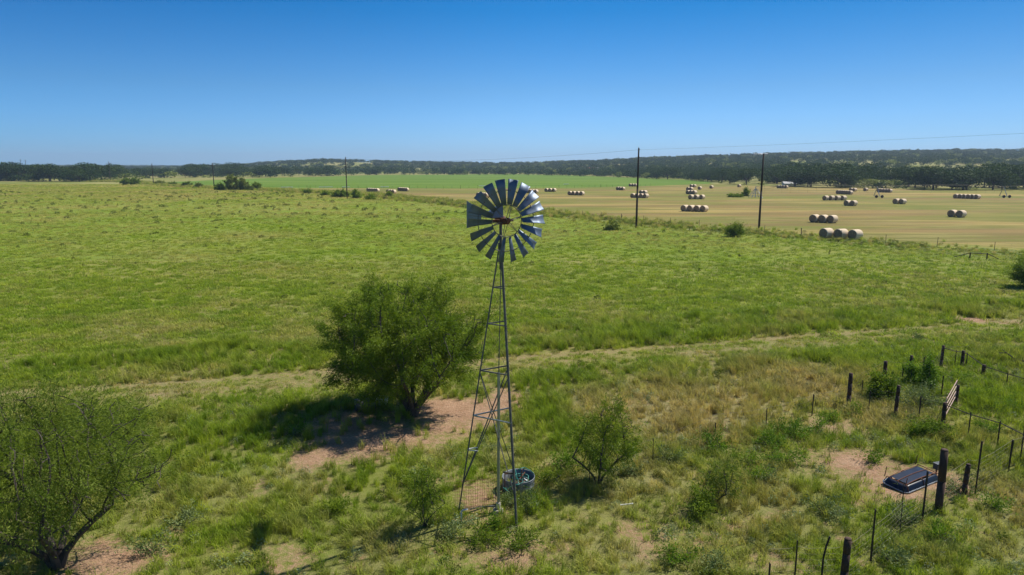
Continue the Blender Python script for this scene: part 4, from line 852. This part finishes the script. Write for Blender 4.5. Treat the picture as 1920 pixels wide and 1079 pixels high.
# white irrigation pipes along the crop edge
for (u0,u1,v,lb) in((640,655,353.2,'white pipe length on the crop edge beside the faint crossarm pole'),(525,548,353.6,'white pipe length on the crop edge left of the faint crossarm pole'),(597,622,353.2,'white pipe length on the crop edge between the left pole and first bales'),(712,728,353,'white pipe length on the crop edge above the first far bales'),(1057,1067,347.5,'white machine part by the crop edge right of the wheel'),(898,916,351,'white pipe length on the crop edge left of the wheel')):
    a=gd(u0,v); b=gd(u1,v); o=thing('aluminium_pipe',(a[0],a[1]+1.2,.5),lb,'pipe','white pipes along the crop edge'); m=MB(); m.tube((0,0,0),(b[0]-a[0],0,.1),.16,n=8); m.build('pipe',M['whitepipe'],o)
# ---------------- hay bales ----------------
def bale_mesh(seed):
    r=random.Random(seed); R_=.80; Ln=.78; n=30; prof=[(R_*.3,-Ln+.02),(R_*.93,-Ln-.0),(R_*.985,-Ln+.05),(R_,-Ln+.14),(R_*1.005,0),(R_,Ln-.14),(R_*.985,Ln-.05),(R_*.93,Ln),(R_*.3,Ln-.02)]
    V=[];Fc=[];mi=[]
    ph=r.uniform(0,6)
    for rr,zz in prof:
        for i in range(n):
            t=2*pi*i/n; q=rr*(1+.012*sin(3*t+ph)+.008*r.uniform(-1,1)); cz=q*sin(t); cz=max(cz,-R_*.955); V.append((zz,q*cos(t),cz))
    V+=[(-Ln+.03,0,0),(Ln-.03,0,0)]
    for k in range(len(prof)-1):
        for i in range(n): j=(i+1)%n; Fc.append((k*n+i,(k+1)*n+i,(k+1)*n+j,k*n+j)); mi.append(1 if k in(0,7) else 0)
    for i in range(n): j=(i+1)%n; Fc.append((len(prof)*n,i,j)); mi.append(1); e=(len(prof)-1)*n; Fc.append((len(prof)*n+1,e+j,e+i)); mi.append(1)
    me=bpy.data.meshes.new('hay_bale'); me.from_pydata(V,[],Fc); me.materials.append(M['hayside']); me.materials.append(M['hayend']); me.polygons.foreach_set('material_index',mi); me.polygons.foreach_set('use_smooth',[True]*len(Fc)); return me
BM=[bale_mesh(i) for i in range(4)]
ROWS=[ # u of first and last centre, v bottom at first and last, count, name
 (1549,1603,446.5,449.5,3,'nearest row of three at the hay field edge'),
 (1527,1560,417,418.5,3,'row of three just behind the nearest row'),
 (1785.5,1801.5,407,408,2,'far right pair nearest the right edge'),
 (1284,1320,396.5,397.5,4,'row of four between the two nearest poles'),
 (1589,1600,386,386.5,2,'pair just right of the four spaced bales'),
 (1680.5,1692,382.5,383,2,'pair right of the first irrigation tower'),
 (1548,1581,376,376,4,'four spaced bales beyond the nearest rows'),
 (1793,1832,373,373,6,'long row near the second irrigation tower'),
 (1572,1594,364.5,364.5,6,'tight row of six under the oaks'),
 (1596,1602,359.5,359.5,2,'dark pair under the oaks right of the row of six'),
 (1623,1623,359,359,1,'single bale left of the first irrigation tower'),
 (1648,1668,361,361,5,'row of five behind the first irrigation tower'),
 (1460,1474,353.5,353.5,4,'far row of four right of the right pole'),
 (1386,1386,351.5,351.5,1,'single bale above the pivot point near the crop'),
 (1334,1334,354,354,1,'single bale right of the stacked far rows'),
 (1312,1312,356,356,1,'single bale beside the stacked far rows'),
 (1296.5,1302,351.5,351.5,2,'farthest pair at the top of the stacked far rows'),
 (1290.5,1295.5,357.5,357.5,2,'pair in the middle of the stacked far rows'),
 (1290.5,1302,364.5,364.5,3,'row of three in the stacked far rows'),
 (1296,1316,374,374,3,'lowest row of three in the stacked far rows'),
 (1187,1211,371.5,371.5,4,'row of four behind the tallest pole'),
 (1203,1209,364.5,364.5,2,'pair just behind the row at the tallest pole'),
 (1182,1192,350,350,3,'farthest row of three left of the tallest pole'),
 (1159,1168,357,357,3,'row of three left of the tallest pole'),
 (1069,1091,366.5,366.5,4,'row of four right of the wheel'),
 (1025,1039,360,360,3,'row of three just right of the wheel'),
 (990,1005,362.5,362.5,4,'row of four partly behind the upper right blades'),
 (898,912,369.5,369.5,4,'row of four peeking behind the upper left blades'),
 (749.5,763,358.5,358.5,5,'rightmost row left of the wheel'),
 (728.5,738.5,363,363,3,'nearest row left of the wheel'),
 (691.5,707.5,360,360,5,'leftmost row of all'),
]
PLACE={1:['the'],2:['left of the','right of the'],3:['leftmost of the','middle of the','rightmost of the'],4:['leftmost of the','second from left in the','third from left in the','rightmost of the'],5:['leftmost of the','second from left in the','middle of the','fourth from left in the','rightmost of the'],6:['leftmost of the','second from left in the','third from left in the','fourth from left in the','fifth from left in the','rightmost of the']}
for ri,(u0,u1,v0,v1,n,nm) in enumerate(ROWS):
    y0=gd(u0,v0)[1]; y1=gd(u1,v1)[1]
    dx=(xat(u1,y1)-xat(u0,y0))/max(n-1,1); 
    for k in range(n):
        t=k/max(n-1,1); u=u0+(u1-u0)*t; y=y0+(y1-y0)*t
        if n>1 and abs(dx)<1.68 and v0==v1: y+=-(k-(n-1)/2)*math.sqrt(max(1.68**2-dx*dx,0))
        x=xat(u,y); az=atan2(x,y); rz=pi/2-(az+radians(34))+random.uniform(-.10,.10)
        # bale axis is local X; it points away and to the right of the line of sight
        o=bpy.data.objects.new('hay_bale',BM[(ri+k)%4]); COL.objects.link(o); o.location=(x,y,T(x,y)+.74); o.rotation_euler=(0,0,rz)
        o.scale=(1,1,1); tag(o,'hay bale, '+PLACE[n][k]+' '+nm,'hay bale','round bales left in rows on the hay field')
# ---------------- far houses ----------------
def house(u,y,w,dp,h,roof,wall,label,nwin=3,hip=False):
    x=(u-960)/1281*(y*.9846+1.9); z=T(x,y)-.3; o=thing('farm_house',(x,y,z),label,'house'); m=MB(); m.box((0,0,h/2),(w,dp,h)); m.build('wall',M[wall],o)
    m=MB(); e=.6; rh=dp*.28; m.poly([(-w/2-e,-dp/2-e,h),(w/2+e,-dp/2-e,h),(w/2+e,dp/2+e,h),(-w/2-e,dp/2+e,h),(-w/2-e*(not hip)+hip*2,0,h+rh),(w/2+e*(not hip)-hip*2,0,h+rh)],[(0,1,5,4),(2,3,4,5),(0,4,3),(1,2,5),(3,2,1,0)]); m.build('roof',M[roof],o)
    for k in range(nwin): m=MB(); m.box((-w/2+(k+.5)*w/nwin,-dp/2-.02,h*.5),(1.1,.06,1.2)); m.build('window',M['darkglass'],o)
house(1112,1000,15,9,3.2,'redroof','whitewall','red-roofed farm house among the oaks right of the wheel')
house(1122,990,5,5,4.6,'greyroof','whitewall','small pale outbuilding just right of the red-roofed house',1)
house(1424,1330,26,10,4.5,'greyroof','whitewall','long pale hilltop house behind the top of the right pole',6)
house(1402,1300,9,6,2.6,'greyroof','whitewall','small pale shed left of the hilltop house',1)
house(1480,395,7,4,1.5,'greyroof','whitewall','low pale shed under the oaks right of the right pole',0)
# ---------------- haze ----------------
hb=MB(); hb.box((0,2200,52),(9000,9600,150)); 
N=NM('haze_air'); pv=N.n('ShaderNodeVolumePrincipled'); pv.inputs['Color'].default_value=(.62,.78,1,1); pv.inputs['Density'].default_value=HAZE; pv.inputs['Anisotropy'].default_value=.2; N.t.links.new(pv.outputs[0],N.out.inputs['Volume'])
if HAZE>0: tag(hb.build('haze',N.m),'faint blue air over the whole farmland','haze',None,'stuff')
